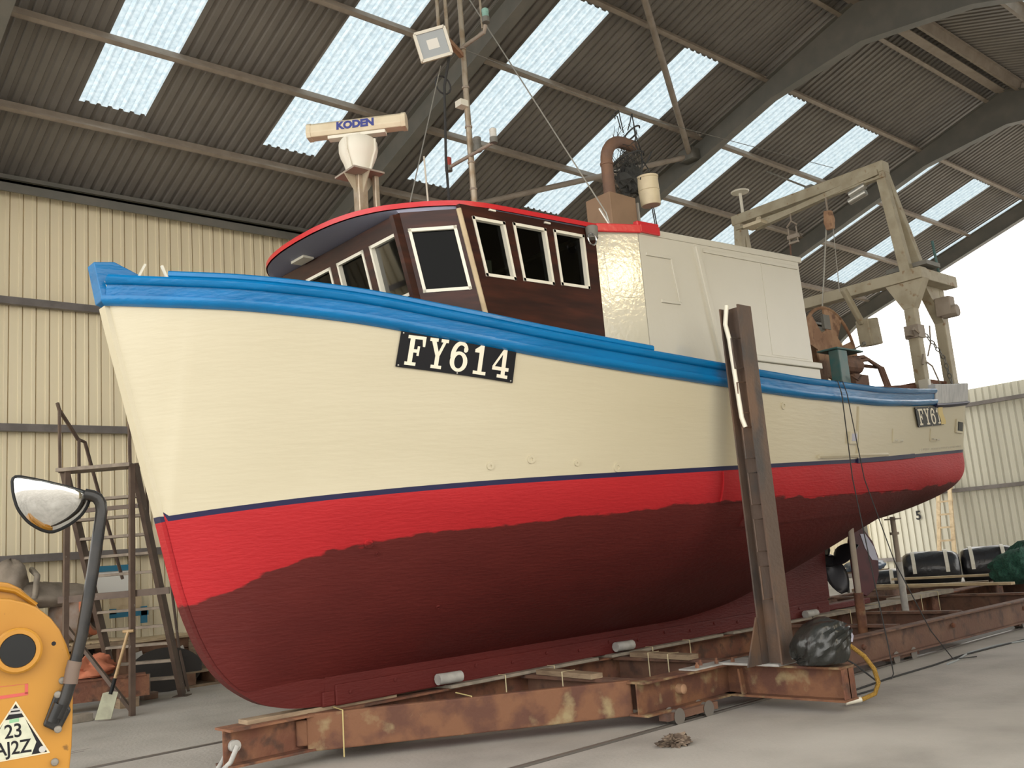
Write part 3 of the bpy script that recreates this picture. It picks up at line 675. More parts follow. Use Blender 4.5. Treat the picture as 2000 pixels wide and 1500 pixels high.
for y, sg in ((5.9, -1), (mirr(5.9), 1)):
    m = MB(); m.tube([(rk(4.88, 3.0)-.012, y+sg*.022, 3.0), (rk(4.88, 4.42)-.012, y+sg*.022, 4.365)], .022, 8); obj('corner_bead', m, 'timber_pale', boat, smooth=40, label='pale wooden bead on the wheelhouse corner')
    m = MB(); m.beam((rk(4.50, 2.9)-.02, YB+sg*1.07, 2.9), (rk(4.50, 4.43)-.02, YB+sg*1.07, 4.35), .05, .1, up=(1,0,0)); obj('corner_post', m, 'mahogany', boat)
m = MB(); m.box((5.0,5.99,3.62), (5.9,8.6,3.66)); m.box((4.95,6.3,3.62), (5.1,8.3,3.75)); obj('instrument_shelf', m, 'dark_board', boat)
m = MB(); m.add([(5.13,5.93,3.86),(5.23,5.93,3.86),(5.23,5.93,3.98),(5.13,5.93,3.98)], [(0,1,2,3)]); obj('notice', m, 'paper_white', boat, solid=.002)
# roof with rounded visor
hp = [(6.56,5.84),(5.53,5.85),(5.15,5.86),(4.89,5.91),(4.625,6.075),(4.39,6.29),(4.26,6.51),(4.19,6.74),(4.15,7.02),(4.142,7.3)]
fine = []
for i in range(len(hp)-1):
    for k in range(3): fine.append((hp[i][0]+(hp[i+1][0]-hp[i][0])*k/3, hp[i][1]+(hp[i+1][1]-hp[i][1])*k/3))
fine.append(hp[-1])
sm = [fine[0]]+[((fine[i-1][0]+2*fine[i][0]+fine[i+1][0])/4, (fine[i-1][1]+2*fine[i][1]+fine[i+1][1])/4) for i in range(1, len(fine)-1)]+[fine[-1]]
zedge = lambda x: 4.437+.03*(x-5.0)
ol = sm+[(x, mirr(y)) for x, y in reversed(sm[:-1])]; n = len(ol)
vs = [(x, y, zedge(x)-.022) for x, y in ol]+[(x, y, zedge(x)+.022) for x, y in ol]+[(5.4+(x-5.4)*.6, YB+(y-YB)*.6, zedge(x)+.11) for x, y in ol]
fs = [(i, (i+1) % n, n+(i+1) % n, n+i) for i in range(n-1)]+[(n+i, n+i+1, 2*n+i+1, 2*n+i) for i in range(n-1)]
m = MB(); m.add(vs, fs+[tuple(range(2*n, 3*n)), (n-1, 0, n, 2*n-1), (2*n-1, n, 2*n, 3*n-1)]); obj('wheelhouse_roof', m, 'roof_red', boat, smooth=40, label='red-edged wheelhouse roof with rounded visor')
m = MB(); k = len(sm); ins = [(x+.02*(x < 5.1), y+.012, zedge(x)-.023) for x, y in sm]
lo = [(x+.02*(x < 5.1), y+.012, zedge(x)-.023) for x, y in ol]
wall = []
for x, y in ol:
    yy = min(max(y, 5.9), mirr(5.9)); a = abs(yy-YB)
    xw = 4.5 if a < 1.08 else 4.5+(a-1.08)/.32*.38
    wall.append((max(x+.02, min(xw, 6.5)) if x < 5.3 else x, yy, 4.37 if x < 5.0 else zedge(x)-.03))
m.add(lo+wall, [(i, i+1, n+i+1, n+i) for i in range(n-1)]+[tuple(n+i for i in range(n))]); obj('visor_lining', m, 'visor_grey', boat, smooth=30, label='grey underside of the visor')
m = MB(); m.box((4.36,7.55,4.355), (4.47,7.78,4.40)); obj('visor_lamp', m, 'frame_white', boat)
for x in (5.2, 5.85):
    m = MB(); m.box((x,5.862,4.405), (x+.07,5.89,4.42)); obj('deckhead_light', m, 'frame_white', boat)
# lamp on the wheelhouse's aft corner
m = MB(); m.lathe([(.0,0),(.055,.01),(.06,.12),(.05,.13),(0,.13)], (6.42,5.83,4.33), (0,0,1), 14); lp = obj('deck_lamp', m, 'steel_dark', boat, smooth=40)
m = MB(); m.tube([Vector((6.36+.055*cos(a), 5.78, 4.31+.055*sin(a))) for a in [2*pi*i/16 for i in range(16)]], .008, 6, closed=True); obj('bezel', m, 'chrome', lp, smooth=60)
# ------------------------------------------------------------------ engine casing (white deckhouse)
YC = 5.72; CT = lambda x: 4.43+.042*(x-6.93)
def cpt(s, t, y): x0, x1 = 6.93, 9.72; xx = x0+(x1-x0)*s; x_t = xx-.0*t; return (xx+(.05 if s > .99 else 0)*(1-t), y, ZB+(CT(xx)-ZB)*t)
for y, nm in ((YC, 1), (mirr(YC), -1)):
    o = panel('casing_side', lambda s, t: cpt(s, t, y), [], 'house_white', boat)
    yo = y-nm*.022
    if nm == 1:
        m = MB()
        for a, b in (((7.0,4.24), (7.38,4.255)), ((7.38,4.255), (7.45,3.80)), ((7.45,3.80), (7.16,3.79))): m.beam((a[0],yo,a[1]), (b[0],yo,b[1]), .03, .03, up=(0,1,0))
        obj('panel_moulding', m, 'house_white', o, bevel=.004)
        m = MB(); m.beam((7.80,yo-.01,4.44), (8.03,yo-.01,3.18), .065, .05, up=(0,1,0)); obj('casing_rib', m, 'house_white', o, bevel=.008)
        m = MB(); m.beam((7.92,yo,4.415), (9.68,yo,4.475), .04, .025, up=(0,1,0)); obj('casing_lip', m, 'house_white', o, bevel=.004)
        m = MB(); m.box((8.95,yo-.004,3.40), (9.66,yo+.01,4.42)); obj('casing_sheet', m, 'house_white', o)
        m = MB(); m.box((8.3,YC-.07,2.75), (9.80,YC,3.29)); obj('plinth', m, 'house_white', o, bevel=.01)
        m = MB(); m.box((8.3,YC-.09,3.29), (9.83,YC,3.36)); obj('plinth_cap', m, 'house_white', o, bevel=.01)
for sgn, y0, y1 in ((1, 5.9, YC), (-1, mirr(5.9), mirr(YC))):
    o = panel('casing_shoulder', lambda s, t: (6.52+.41*s, y0+(y1-y0)*s, ZB+(4.44-ZB)*t), [], 'gloss_white', boat)
    if sgn == 1:
        nrm = Vector((-.18,-.41,0)).normalized()*.02; q = lambda s, z: Vector((6.52+.41*s, y0+(y1-y0)*s, z))+nrm*.0
        m = MB(); pts = [q(.17,4.26)+nrm, q(.82,4.27)+nrm, q(.85,3.80)+nrm, q(.22,3.80)+nrm]; m.add(pts, [(0,1,2,3)]); obj('inset_panel', m, 'gloss_white', o, solid=.014)
panel('casing_back', lambda s, t: (9.77-.05*t, YC+(mirr(YC)-YC)*s, ZB+(CT(9.72)-ZB)*t), [], 'house_white', boat)
m = MB(); m.hexa([(6.5,5.84,4.43),(9.80,YC-.03,4.53),(9.80,mirr(YC)+.03,4.53),(6.5,mirr(5.84),4.43)], [(6.5,5.84,4.51),(9.80,YC-.03,4.62),(9.80,mirr(YC)+.03,4.62),(6.5,mirr(5.84),4.51)]); 
m = MB(); yq = lambda x: 5.86 if x < 6.6 else YC-.03
xsr = [6.5, 6.93, 9.80]; A = []
for x, y in ((6.5,5.86), (6.93,YC-.03), (9.80,YC-.03)): A.append((x, y))
poly = A+[(x, mirr(y)) for x, y in reversed(A)]
m.add([(x, y, CT(x)) for x, y in poly]+[(x, y, CT(x)+.075) for x, y in poly], [tuple(range(5, -1, -1)), tuple(range(6, 12))]+[(i, (i+1) % 6, 6+(i+1) % 6, 6+i) for i in range(6)])
obj('casing_roof', m, 'house_white', boat, bevel=.015)
m = MB(); m.beam((6.5,5.845,4.468), (6.94,YC-.045,4.475), .03, .085); m.beam((6.93,YC-.045,4.482), (7.22,YC-.045,4.49), .03, .085); obj('casing_red_trim', m, 'roof_red', boat, bevel=.01, label='red edging on the casing roof')
m = MB(); m.beam((6.9,YC-.02,4.53), (7.22,YC-.02,4.545), .06, .05); obj('casing_red_trim', m, 'roof_red', boat, bevel=.01)
# funnel box and exhaust
m = MB(); m.box((7.50,6.50,4.48), (7.92,6.86,5.26)); fb = obj('funnel_box', m, 'funnel_brown', boat, bevel=.008, label='brown box round the exhaust')
m = MB(); m.box((7.925,6.48,4.48), (7.945,6.54,5.20)); obj('edge_strip', m, 'steel_pale', fb)
pts = [(7.71,6.68,5.2), (7.71,6.68,5.66)]+[(7.71+.30-.30*cos(a), 6.68, 5.70+.30*sin(a)) for a in [pi/2*i/8 for i in range(1, 9)]]+[(8.20,6.68,6.0)]
m = MB(); m.tube(pts, .068, 14); ex = obj('exhaust_pipe', m, 'exhaust_rust', boat, smooth=50, label='rusty bent exhaust pipe')
m = MB(); m.lathe([(.068,0),(.075,.004),(.075,.03),(.068,.034)], (7.71,6.68,5.66), (0,0,1), 16); obj('weld_collar', m, 'exhaust_rust', ex, smooth=50)
# ------------------------------------------------------------------ radar
rx, ry = 4.86, 7.3
bd = Vector((.68,-.733,0)); wv = Vector((-.733,-.68,0))
m = MB(); m.beam((rx,ry,4.5), (rx,ry,5.16), .10, .10); m.beam((rx+.13,ry-.07,4.5), (rx+.13,ry-.07,5.16), .05, .05); rp_ = obj('radar_post', m, 'mast_steel', boat, bevel=.008)
m = MB(); m.prism([(-.17,-.17),(.17,-.17),(.17,.17),(-.17,.17)], lambda u, v, t: (rx+u, ry+v, 5.16+t), 0, .018); obj('mounting_plate', m, 'steel_brown', rp_)
for a in ((1,0), (-1,0), (0,1), (0,-1)):
    m = MB(); m.prism([(.05,4.98),(.05,5.16),(.17,5.16)], lambda u, v, t: (rx+a[0]*u+a[1]*t, ry+a[1]*u+a[0]*t, v), -.006, .006); obj('gusset', m, 'gantry_cream', rp_)
m = MB(); m.lathe([(.12,0),(.12,.05),(.17,.16),(.185,.22),(.185,.30),(.165,.335),(.06,.345),(.06,.40)], (rx,ry,5.18), (0,0,1), 20); rb = obj('radar_gearbox', m, 'radar_white', boat, smooth=35, label='white radar gearbox')
for a in (.3, 1.9, 3.5, 5.1):
    m = MB(); m.tube([(rx+r*cos(a), ry+r*sin(a), 5.18+z) for r, z in ((.125,.02),(.16,.13),(.19,.2),(.19,.31))], .014, 6); obj('casing_bolt', m, 'radar_white', rb)
c = Vector((rx,ry,5.66)); m = MB()
sec = [(-.055,-.07),(.055,-.07),(.075,-.03),(.065,.045),(.03,.075),(-.03,.075),(-.065,.045),(-.075,-.03)]
m.prism(sec, lambda u, v, t: c+bd*t+wv*u+Vector((0,0,v)), -.46, .46); rs_ = obj('radar_scanner', m, 'radar_cream', boat, bevel=.006, label='cream radar scanner bar lettered KODEN')
for s in (-1, 1):
    m = MB(); m.prism([(a*1.06, b*1.06) for a, b in sec], lambda u, v, t: c+bd*(t*s)+wv*u+Vector((0,0,v)), .44, .485); obj('end_cap', m, 'radar_cream', rs_, bevel=.004)
m = MB(); m.beam(c-bd*.28-Vector((0,0,.088)), c+bd*.28-Vector((0,0,.088)), .09, .03); obj('scanner_bracket', m, 'radar_white', rs_)
obj('lettering', text_mesh('KODEN', .105, lambda u, v, t: c+bd*(u-.0)+wv*(.0765+t-(.0 if v < -.02 else (v+.03)*.16))+Vector((0,0,v)), .002, .006), 'label_blue', rs_)
# ------------------------------------------------------------------ mast, lights, wires
MX, MY = 6.27, 7.3
m = MB(); m.tube([(MX,MY,4.5), (MX,MY,6.2), (MX+.01,MY,7.2), (MX+.02,MY,9.0)], .036, 10, .026); mast = obj('mast', m, 'mast_steel', boat, smooth=50)
for z in (5.3,5.6,6.0,6.45,6.9):
    m = MB(); m.lathe([(.041,0),(.041,.02)], (MX,MY,z), (0,0,1), 10); obj('mast_band', m, 'steel_brown', mast)
for dx_, dy_ in ((-.26,.06), (-.18,.02)):
    m = MB(); m.tube([(MX+dx_,MY+dy_,6.85), (MX+dx_,MY+dy_,9.0)], .02, 8); obj('light_pole', m, 'mast_steel', mast, smooth=50)
def lantern(x, y, z, mm, r=.035, h=.09):
    m = MB(); m.lathe([(r*.9,-.05),(r*1.1,-.03),(r*1.1,0),(r,.005),(r,h*.6),(r*1.05,h*.62),(r*1.05,h),(r*.7,h*1.1),(0,h*1.12)], (x,y,z), (0,0,1), 14); o = obj('lantern', m, mm, mast, smooth=40)
    m = MB(); m.lathe([(r*1.15,-.06),(r*1.15,0)], (x,y,z), (0,0,1), 14); obj('lantern_base', m, 'steel_dark', o)
m = MB(); m.tube([(MX-.02,7.62,5.68), (MX-.02,6.92,5.68)], .02, 8); obj('crossbar', m, 'steel_brown', mast, smooth=50)
lantern(MX-.02,7.66,5.70,'lamp_red'); lantern(MX-.02,6.90,5.73,'lamp_clear'); lantern(MX+.0,7.18,5.75,'steel_dark', .04)
m = MB(); m.tube([(MX,7.3,6.93), (MX,6.93,6.93), (MX,6.9,7.0)], .022, 8); obj('crossbar', m, 'steel_brown', mast, smooth=50); lantern(MX,6.89,7.08,'lamp_green', .036); 
m = MB(); m.tube([(MX,6.95,6.98), (MX,6.98,8.5)], .014, 8); obj('whip_aerial', m, 'mast_steel', mast, smooth=50)
m = MB(); m.box((MX-.12,MY-.05,6.22), (MX-.02,MY+.05,6.29)); obj('junction_box', m, 'radar_white', mast)
m = MB(); m.tube([(5.97,7.35,4.5), (5.97,7.35,5.6), (5.98,7.3,6.4), (6.02,7.22,6.75)], .014, 6); m.tube([(5.98+.1*sin(a), 7.32, 6.42+.1*cos(a)) for a in [2*pi*i/14 for i in range(14)]], .009, 6, closed=True); obj('mast_cable', m, 'rope_dark', mast, smooth=60)
m = MB(); m.tube([(5.83,7.5,4.5), (5.8,7.5,5.65)], .009, 6); obj('whip_aerial', m, 'radar_white', mast)
# floodlight
fc = Vector((5.80,7.22,6.78)); fu = Vector((.76,-.60,.25)).normalized(); fn_ = Vector((-.52,-.80,-.28)).normalized(); fu = (fu-fn_*fu.dot(fn_)).normalized(); fv = fn_.cross(fu).normalized(); fv = fv if fv.z > 0 else -fv
fq = lambda u, v, t: fc+fu*u+fv*v+fn_*t
m = MB(); m.prism([(-.17,-.15),(.17,-.15),(.17,.15),(-.17,.15)], fq, -.05, .03); m.prism([(-.1,-.09),(.1,-.09),(.1,.09),(-.1,.09)], fq, -.12, -.05); fl = obj('floodlight', m, 'radar_cream', boat, bevel=.012, label='square floodlight on the mast')
m = MB()
for a, b in (((-.16,-.14),(.16,-.14)), ((.16,-.14),(.16,.14)), ((.16,.14),(-.16,.14)), ((-.16,.14),(-.16,-.14))): m.beam(fq(*a,.036), fq(*b,.036), .03, .02, up=fn_)
obj('bezel', m, 'radar_white', fl)
m = MB(); m.prism([(-.145,-.125),(.145,-.125),(.145,.125),(-.145,.125)], fq, .03, .033); obj('lens', m, 'glass_lamp', fl)
m = MB(); m.prism([(-.06,-.05),(.06,-.05),(.06,.05),(-.06,.05)], fq, .033, .035); obj('lamp_tube', m, 'paper_white', fl)
m = MB(); m.beam(fq(.17,0,-.03), (MX-.02,MY,6.83), .05, .05); m.tube([(MX-.26,MY+.06,6.98), (MX-.26,MY+.06,6.8)], .022, 8); obj('mounting_arm', m, 'drum_tan', fl)
# stays and wires
def wire(name, pts, r, m_='steel_pale'):
    m = MB(); m.tube(pts, r, 6); return obj(name, m, m_, boat)
wire('stay', [(5.95,7.3,6.62), (4.60,6.18,4.47)], .006)
wire('stay', [(6.4,7.28,7.55), (6.66,5.84,4.64), (6.67,5.82,4.52)], .007)
m = MB(); m.tube([(6.64,5.9,4.7), (6.67,5.82,4.52)], .013, 6); obj('bottle_screw', m, 'steel_pale', boat)
wire('aerial_wire', [(6.28,7.28,6.9), (8.1,6.75,6.44), (12.2,6.4,6.5)], .004, 'steel_dark')
# ------------------------------------------------------------------ gantry at the stern
GX = 12.95
ga = struct_part = obj('gantry_beam', MB().box((GX-.10,5.70,4.80), (GX+.10,8.90,4.96)), 'gantry_cream', boat, bevel=.01, label='cream steel gantry beam across the stern')
for sy in (5.82, mirr(5.82)):
    m = MB(); m.box((GX+.1,sy-.10,4.80), (14.02,sy+.10,4.96)); obj('gantry_side_beam', m, 'gantry_cream', boat, bevel=.01)
    yl = 5.97 if sy < YB else mirr(5.97)
    for x in (12.97, 13.86):
        m = MB(); m.box((x-.075,yl-.075,2.9), (x+.075,yl+.075,4.80)); lg = obj('gantry_leg', m, 'gantry_cream', boat, bevel=.012)
        if x < 13:
            m = MB(); m.prism([(-.075,4.42),(.075,4.42),(.28,4.80),(-.28,4.80)], lambda u, v, t: (x-.08+t, yl+u, v), 0, .16); obj('gusset', m, 'gantry_cream', lg)
            m = MB(); m.lathe([(.13,0),(.13,.05),(.09,.06)], (x,yl,3.30), (0,0,1), 14); m.lathe([(.11,0),(.11,.4)], (x,yl,2.9), (0,0,1), 14); obj('leg_collar', m, 'steel_brown', lg, smooth=40)
            m = MB(); m.box((x-.1,yl-.1,4.0), (x+.1,yl+.1,4.18)); m.box((x-.24,yl-.03,4.02), (x-.1,yl+.03,4.08)); obj('leg_clamp', m, 'steel_brown', lg)
        else:
            m = MB(); m.prism([(-.08,4.3),(.08,4.3),(.08,4.80),(-.5,4.80)], lambda u, v, t: (x+u, yl-.07+t, v), 0, .14); obj('gusset', m, 'gantry_cream', lg)
    # upper A-frame
    ya = 6.08 if sy < YB else mirr(6.08)
    for bx in (GX-.02, 13.36):
        m = MB(); m.beam((bx,yl-.04 if sy < YB else yl+.04,4.95), (GX+(.03 if bx > 13 else -.03),ya,6.52), .15, .12, up=(1,0,0), w1=.13); obj('upper_leg', m, 'gantry_cream', boat, bevel=.008)
m = MB(); m.box((GX-.10,6.0,6.46), (GX+.10,8.62,6.62)); m.box((GX-.12,6.0,6.36), (GX-.02,8.55,6.40)); ub = obj('upper_beam', m, 'gantry_cream', boat, bevel=.01)
m = MB(); m.beam((GX-.08,6.08,6.46), (GX-.08,8.2,6.30), .1, .08); obj('lower_chord', m, 'gantry_cream', ub)
m = MB(); m.lathe([(0,.0),(.14,.01),(.15,.03),(.12,.045),(0,.05)], (GX,8.45,6.98), (0,0,1), 20); m.tube([(GX,8.45,6.6), (GX,8.45,6.98)], .025, 8); obj('dish_aerial', m, 'radar_white', ub, smooth=40)
m = MB(); m.box((GX-.3,7.95,6.28), (GX-.05,8.28,6.33)); m.beam((GX-.18,8.1,6.33), (GX-.1,8.1,6.44), .06, .03); obj('work_light', m, 'radar_cream', ub)
m = MB(); m.tube([(GX-.2,6.25,6.30), (GX-.2,6.5,6.24)], .05, 10); m.tube([(GX-.2,6.25,6.20), (GX-.2,6.52,6.14)], .05, 10); obj('tube_lamp', m, 'steel_pale', ub, smooth=40)
m = MB(); m.tube([(GX,7.2,6.62), (GX-.6,7.55,6.9)], .014, 6); m.box((GX-.09,7.14,6.6), (GX+.09,7.26,6.66)); obj('bracket_aerial', m, 'steel_dark', ub)
bk = obj('snatch_block', MB().prism([(-.06,0),(.05,.02),(.075,-.16),(.05,-.28),(-.06,-.28),(-.085,-.14)], lambda u, v, t: (GX-.12+t, 6.92+u, 6.14+v), -.035, .035), 'drum_tan', boat, bevel=.01, label='tan pulley block hanging from the gantry')
m = MB(); m.lathe([(.06,-.02),(.06,.02)], (GX-.12,6.92,5.92), (1,0,0), 14); obj('sheave', m, 'steel_dark', bk, smooth=40)
m = MB(); m.tube([(GX-.12,6.92,6.12), (GX-.12,6.92,6.36)], .016, 6); obj('shackle', m, 'steel_brown', bk)
wire('fall_rope', [(GX-.12,6.98,5.9), (GX-.25,7.15,4.7)], .012, 'steel_pale'); wire('fall_rope', [(GX-.12,6.87,5.88), (GX-.15,6.9,4.9)], .006, 'steel_pale')
m = MB(); 
for s in (-.07, .07): m.tube([(GX-.1,7.55+s,6.1), (GX-.1,7.55+s,5.86)], .012, 6)
m.tube([(GX-.1,7.46,6.12), (GX-.1,7.55,6.2), (GX-.1,7.64,6.12)], .014, 6); m.box((GX-.13,7.46,5.92), (GX-.07,7.64,5.98)); m.box((GX-.12,7.47,5.84), (GX-.08,7.63,5.87)); m.tube([(GX-.1,7.55,6.2), (GX-.1,7.55,6.38)], .012, 6)
obj('shackle_frame', m, 'steel_brown', boat)
wire('fall_rope', [(GX-.1,7.62,5.86), (GX-.1,7.66,5.2)], .014, 'rust_brown')
m = MB(); m.box((12.98,5.66,5.0), (13.4,6.25,5.06)); obj('gantry_shelf', m, 'steel_dark', boat)
m = MB(); m.tube([(13.6,5.78,4.96), (13.55,5.78,5.45)], .02, 8); obj('whip_aerial', m, 'machine_green', boat, smooth=50)
m = MB(); m.box((13.56,5.68,4.35), (13.74,5.9,4.62)); m.lathe([(.09,0),(.09,.22)], (13.65,5.62,4.40), (0,1,0), 12); obj('gantry_winch_motor', m, 'steel_brown', boat, bevel=.015)
# chain on the leg
def chain(pts, name, mm, parent=None, r=.035, w=.009, loc=None):
    m = MB()
    for i in range(len(pts)-1):
        a, b = Vector(pts[i]), Vector(pts[i+1]); d = (b-a); L = d.length; k = max(1, int(L/(r*2.1))); d.normalize()
        u = d.cross(Vector((0,0,1) if abs(d.z) < .9 else (1,0,0))).normalized(); v = d.cross(u)
        for j in range(k):
            c = a+d*L*(j+.5)/k; q = u if j % 2 else v
            m.tube([c+d*r*1.25*cos(t)+q*r*.7*sin(t) for t in [2*pi*s/10 for s in range(10)]], w, 5, closed=True)
    return obj(name, m, mm, parent, loc=loc, smooth=60)
chain([(12.98,5.88,4.1), (13.3,5.88,3.93), (13.6,5.9,3.75), (13.72,5.9,3.4)], 'leg_chain', 'steel_dark', boat)
wire('leg_hose', [(13.0,5.88,3.65), (13.12,5.87,3.6), (13.25,5.87,3.4), (13.35,5.88,3.3)], .012, 'steel_brown')
wire('leg_hose', [(13.1,5.9,3.75), (13.25,5.9,3.95), (13.3,5.9,4.2)], .012, 'steel_brown')
m = MB(); m.tube([(12.85,5.86,4.05), (12.7,5.86,4.1), (12.68,5.86,4.06)], .02, 6); m.tube([(12.9,5.87,3.75), (12.82,5.86,3.6)], .015, 6); obj('leg_cleat', m, 'steel_brown', boat)
m = MB(); m.box((13.3,6.0,3.2), (14.2,8.6,3.45)); obj('stern_locker', m, 'rust', boat); m = MB(); m.box((12.55,5.70,2.9), (12.63,5.84,3.36)); obj('mooring_post', m, 'house_white', boat, bevel=.01)
m = MB(); m.beam((11.0,6.0,3.14), (13.9,6.05,3.38), .05, .12); obj('inner_rail', m, 'rust', boat)
# net drum
DX, DZ, DR = 11.78, 3.80, .66
m = MB(); m.lathe([(.22,0),(.22,1.35)], (DX,6.62,DZ), (0,1,0), 18); dr = obj('net_drum', m, 'drum_tan', boat, smooth=40, label='rusty tan net drum with cut-out end plates')
for y in (6.6, 7.98):
    m = MB(); m.tube([(DX+DR*cos(a), y, DZ+DR*sin(a)) for a in [2*pi*i/40 for i in range(40)]], .024, 6, closed=True); obj('drum_rim', m, 'drum_tan', dr, smooth=60)
    m = MB(); prof_ = []
    for i in range(80):
        a = 2*pi*i/80; k = (a*5/(2*pi)+.25) % 1; r = DR if k < .6 else DR*.52
        prof_.append((r*cos(a), r*sin(a)))
    m.prism(prof_, lambda u, v, t: (DX+u, y+t, DZ+v), -.012, .012); obj('drum_cheek', m, 'drum_tan', dr)
    m = MB(); m.box((DX-.1,y-.02,DZ+.36), (DX+.06,y+.02,DZ+.56)); obj('cheek_window', m, 'steel_dark', dr)
m = MB(); m.box((11.14,6.14,2.9), (11.36,6.28,3.74)); m.box((11.10,6.12,3.74), (11.75,6.42,3.765)); gm = obj('drum_stand', m, 'machine_green', boat, bevel=.01, label='green hydraulic stand beside the net drum')
m = MB(); m.box((11.5,6.15,2.9), (11.85,6.5,3.45)); m.lathe([(.12,0),(.12,.4)], (11.35,6.25,3.58), (1,0,0), 14); obj('hydraulic_motor', m, 'rust_brown', gm, bevel=.01)
m = MB()
for k, (o_, h_) in enumerate(((0,.0), (.06,.05), (.1,-.06))): m.tube([(11.6,6.2,3.62+h_), (11.9,6.15+o_,3.66+h_), (12.1+o_,6.12,3.56), (12.18+o_,6.1,3.3), (12.1+o_,6.1,3.02)], .024, 8)
m.tube([(11.3,6.1,3.4), (11.42,6.08,3.34), (11.58,6.1,3.42)], .012, 6); m.tube([(11.35,6.1,3.05), (11.4,6.08,3.22), (11.55,6.08,3.26)], .012, 6); obj('hydraulic_hose', m, 'rust_brown', gm, smooth=60)
m = MB(); m.tube([(11.7,6.3,3.78), (12.02,6.25,3.9)], .01, 6); m.ball((12.04,6.25,3.91), .03, 6); obj('control_lever', m, 'steel_dark', gm, smooth=60)
m = MB(); m.hexa([(12.62,6.42,3.98),(12.9,6.40,4.02),(12.9,6.6,4.02),(12.62,6.62,3.98)], [(12.58,6.42,4.36),(12.85,6.40,4.40),(12.85,6.6,4.40),(12.58,6.62,4.36)]); m.beam((12.6,6.52,4.3), (12.35,6.6,4.8), .08, .08); obj('hauler_head', m, 'gantry_cream', boat, bevel=.02)
m = MB(); m.ball((10.55,7.4,4.66), .14, 8, sz=.6, sx=1.6); obj('life_float', m, 'orange_plastic', boat, smooth=60)
m = MB()
for k in range(5): m.tube([(10.4+.05*k,6.9,4.75), (10.75+.04*k,6.8,4.65), (11.1+.05*k,6.75,4.2), (11.2+.05*k,6.7,3.9)], .028, 6)
obj('net_bundle', m, 'net_green', boat, smooth=60, label='green net hanging off the casing roof')
# ------------------------------------------------------------------ hanging things
bk = thing('hanging_bucket', 'cream plastic bucket with pink bottom hanging beside the exhaust', 'bucket', (8.17,6.5,5.2))
ax = Vector((-.06,.0,1)).normalized()
m = MB(); m.lathe([(.108,.0),(.112,.012),(.118,.18),(.12,.31),(.127,.312),(.127,.335),(.118,.335)], (8.18,6.5,5.22), ax, 22); obj('shell', m, 'bucket_cream', bk, smooth=40)
m = MB(); m.lathe([(0,.006),(.10,.006)], (8.18,6.5,5.22), ax, 22); m.lathe([(.10,-.002),(.108,.004)], (8.18,6.5,5.22), ax, 22); obj('bottom', m, 'bucket_pink', bk)
m = MB(); m.lathe([(.117,.165),(.122,.17),(.117,.175)], (8.18,6.5,5.22), ax, 22); obj('rim_band', m, 'bucket_cream', bk, smooth=60)
m = MB(); m.tube([(8.04,6.5,5.50), (8.05,6.46,5.64), (8.12,6.5,5.74), (8.22,6.52,5.68), (8.28,6.5,5.50)], .007, 6); m.tube([(8.12,6.5,5.76), (8.16,6.6,5.95), (8.27,6.70,6.43)], .006, 6); obj('handle', m, 'rope_dark', bk)
m = MB(); m.tube([(8.19,6.5,5.2), (8.22,6.5,4.95), (8.24,6.48,4.62)], .007, 6); m.tube([(8.22,6.5,5.2), (8.25,6.5,4.95), (8.24,6.48,4.62)], .007, 6); obj('tail_rope', m, 'rope_dark', bk)
hg = thing('tangled_net_bag', 'dark tangled net and wire hoops hanging by the exhaust mouth', 'net', (8.0,6.7,5.4))
rg = random.Random(7); m = MB()
for i in range(60):
    a = rg.random()*2*pi; r0 = .05+.13*rg.random(); z0 = rg.choice([6.18, 6.05, 5.85, 5.8, 5.78]); p = []
    for k in range(6):
        a += rg.uniform(-.9,.9); p.append((8.10+r0*cos(a)+rg.uniform(-.02,.02), 6.70+r0*sin(a)+rg.uniform(-.02,.02), z0-.07*k+rg.uniform(-.03,.03)))
    m.tube(p, .0035, 4)
obj('netting', m, 'net_dark', hg, kind='stuff')
for cx, z, r in ((8.10,5.80,.19), (8.22,6.17,.10)):
    m = MB(); m.tube([(cx+r*cos(a), 6.70+r*sin(a), z+.07*cos(a+1)) for a in [2*pi*i/18 for i in range(17)]], .010, 6); obj('hoop', m, 'rope_dark', hg, smooth=60)
for p in ([(8.10,6.72,6.16), (8.09,6.73,6.30), (8.08,6.74,6.44)], [(7.98,6.72,6.30), (7.99,6.73,6.38), (8.08,6.74,6.44)], [(7.84,6.70,6.22), (7.92,6.70,6.32), (8.0,6.70,6.33), (8.04,6.70,6.18)], [(8.30,6.7,6.18), (8.28,6.7,6.30), (8.27,6.71,6.43)], [(8.16,6.7,6.2), (8.22,6.7,6.32), (8.27,6.71,6.43)], [(8.30,6.7,6.15), (8.30,6.65,5.95), (8.22,6.6,5.7)], [(8.24,6.62,5.72), (8.33,6.6,5.82), (8.40,6.58,5.95)]):
    m = MB(); m.tube(p, .007, 5); obj('hanger', m, 'rope_dark', hg)
m = MB(); m.ball((8.10,6.70,5.58), .14, 7, .3, 3, sz=1.1); obj('net_knot', m, 'net_dark', hg)
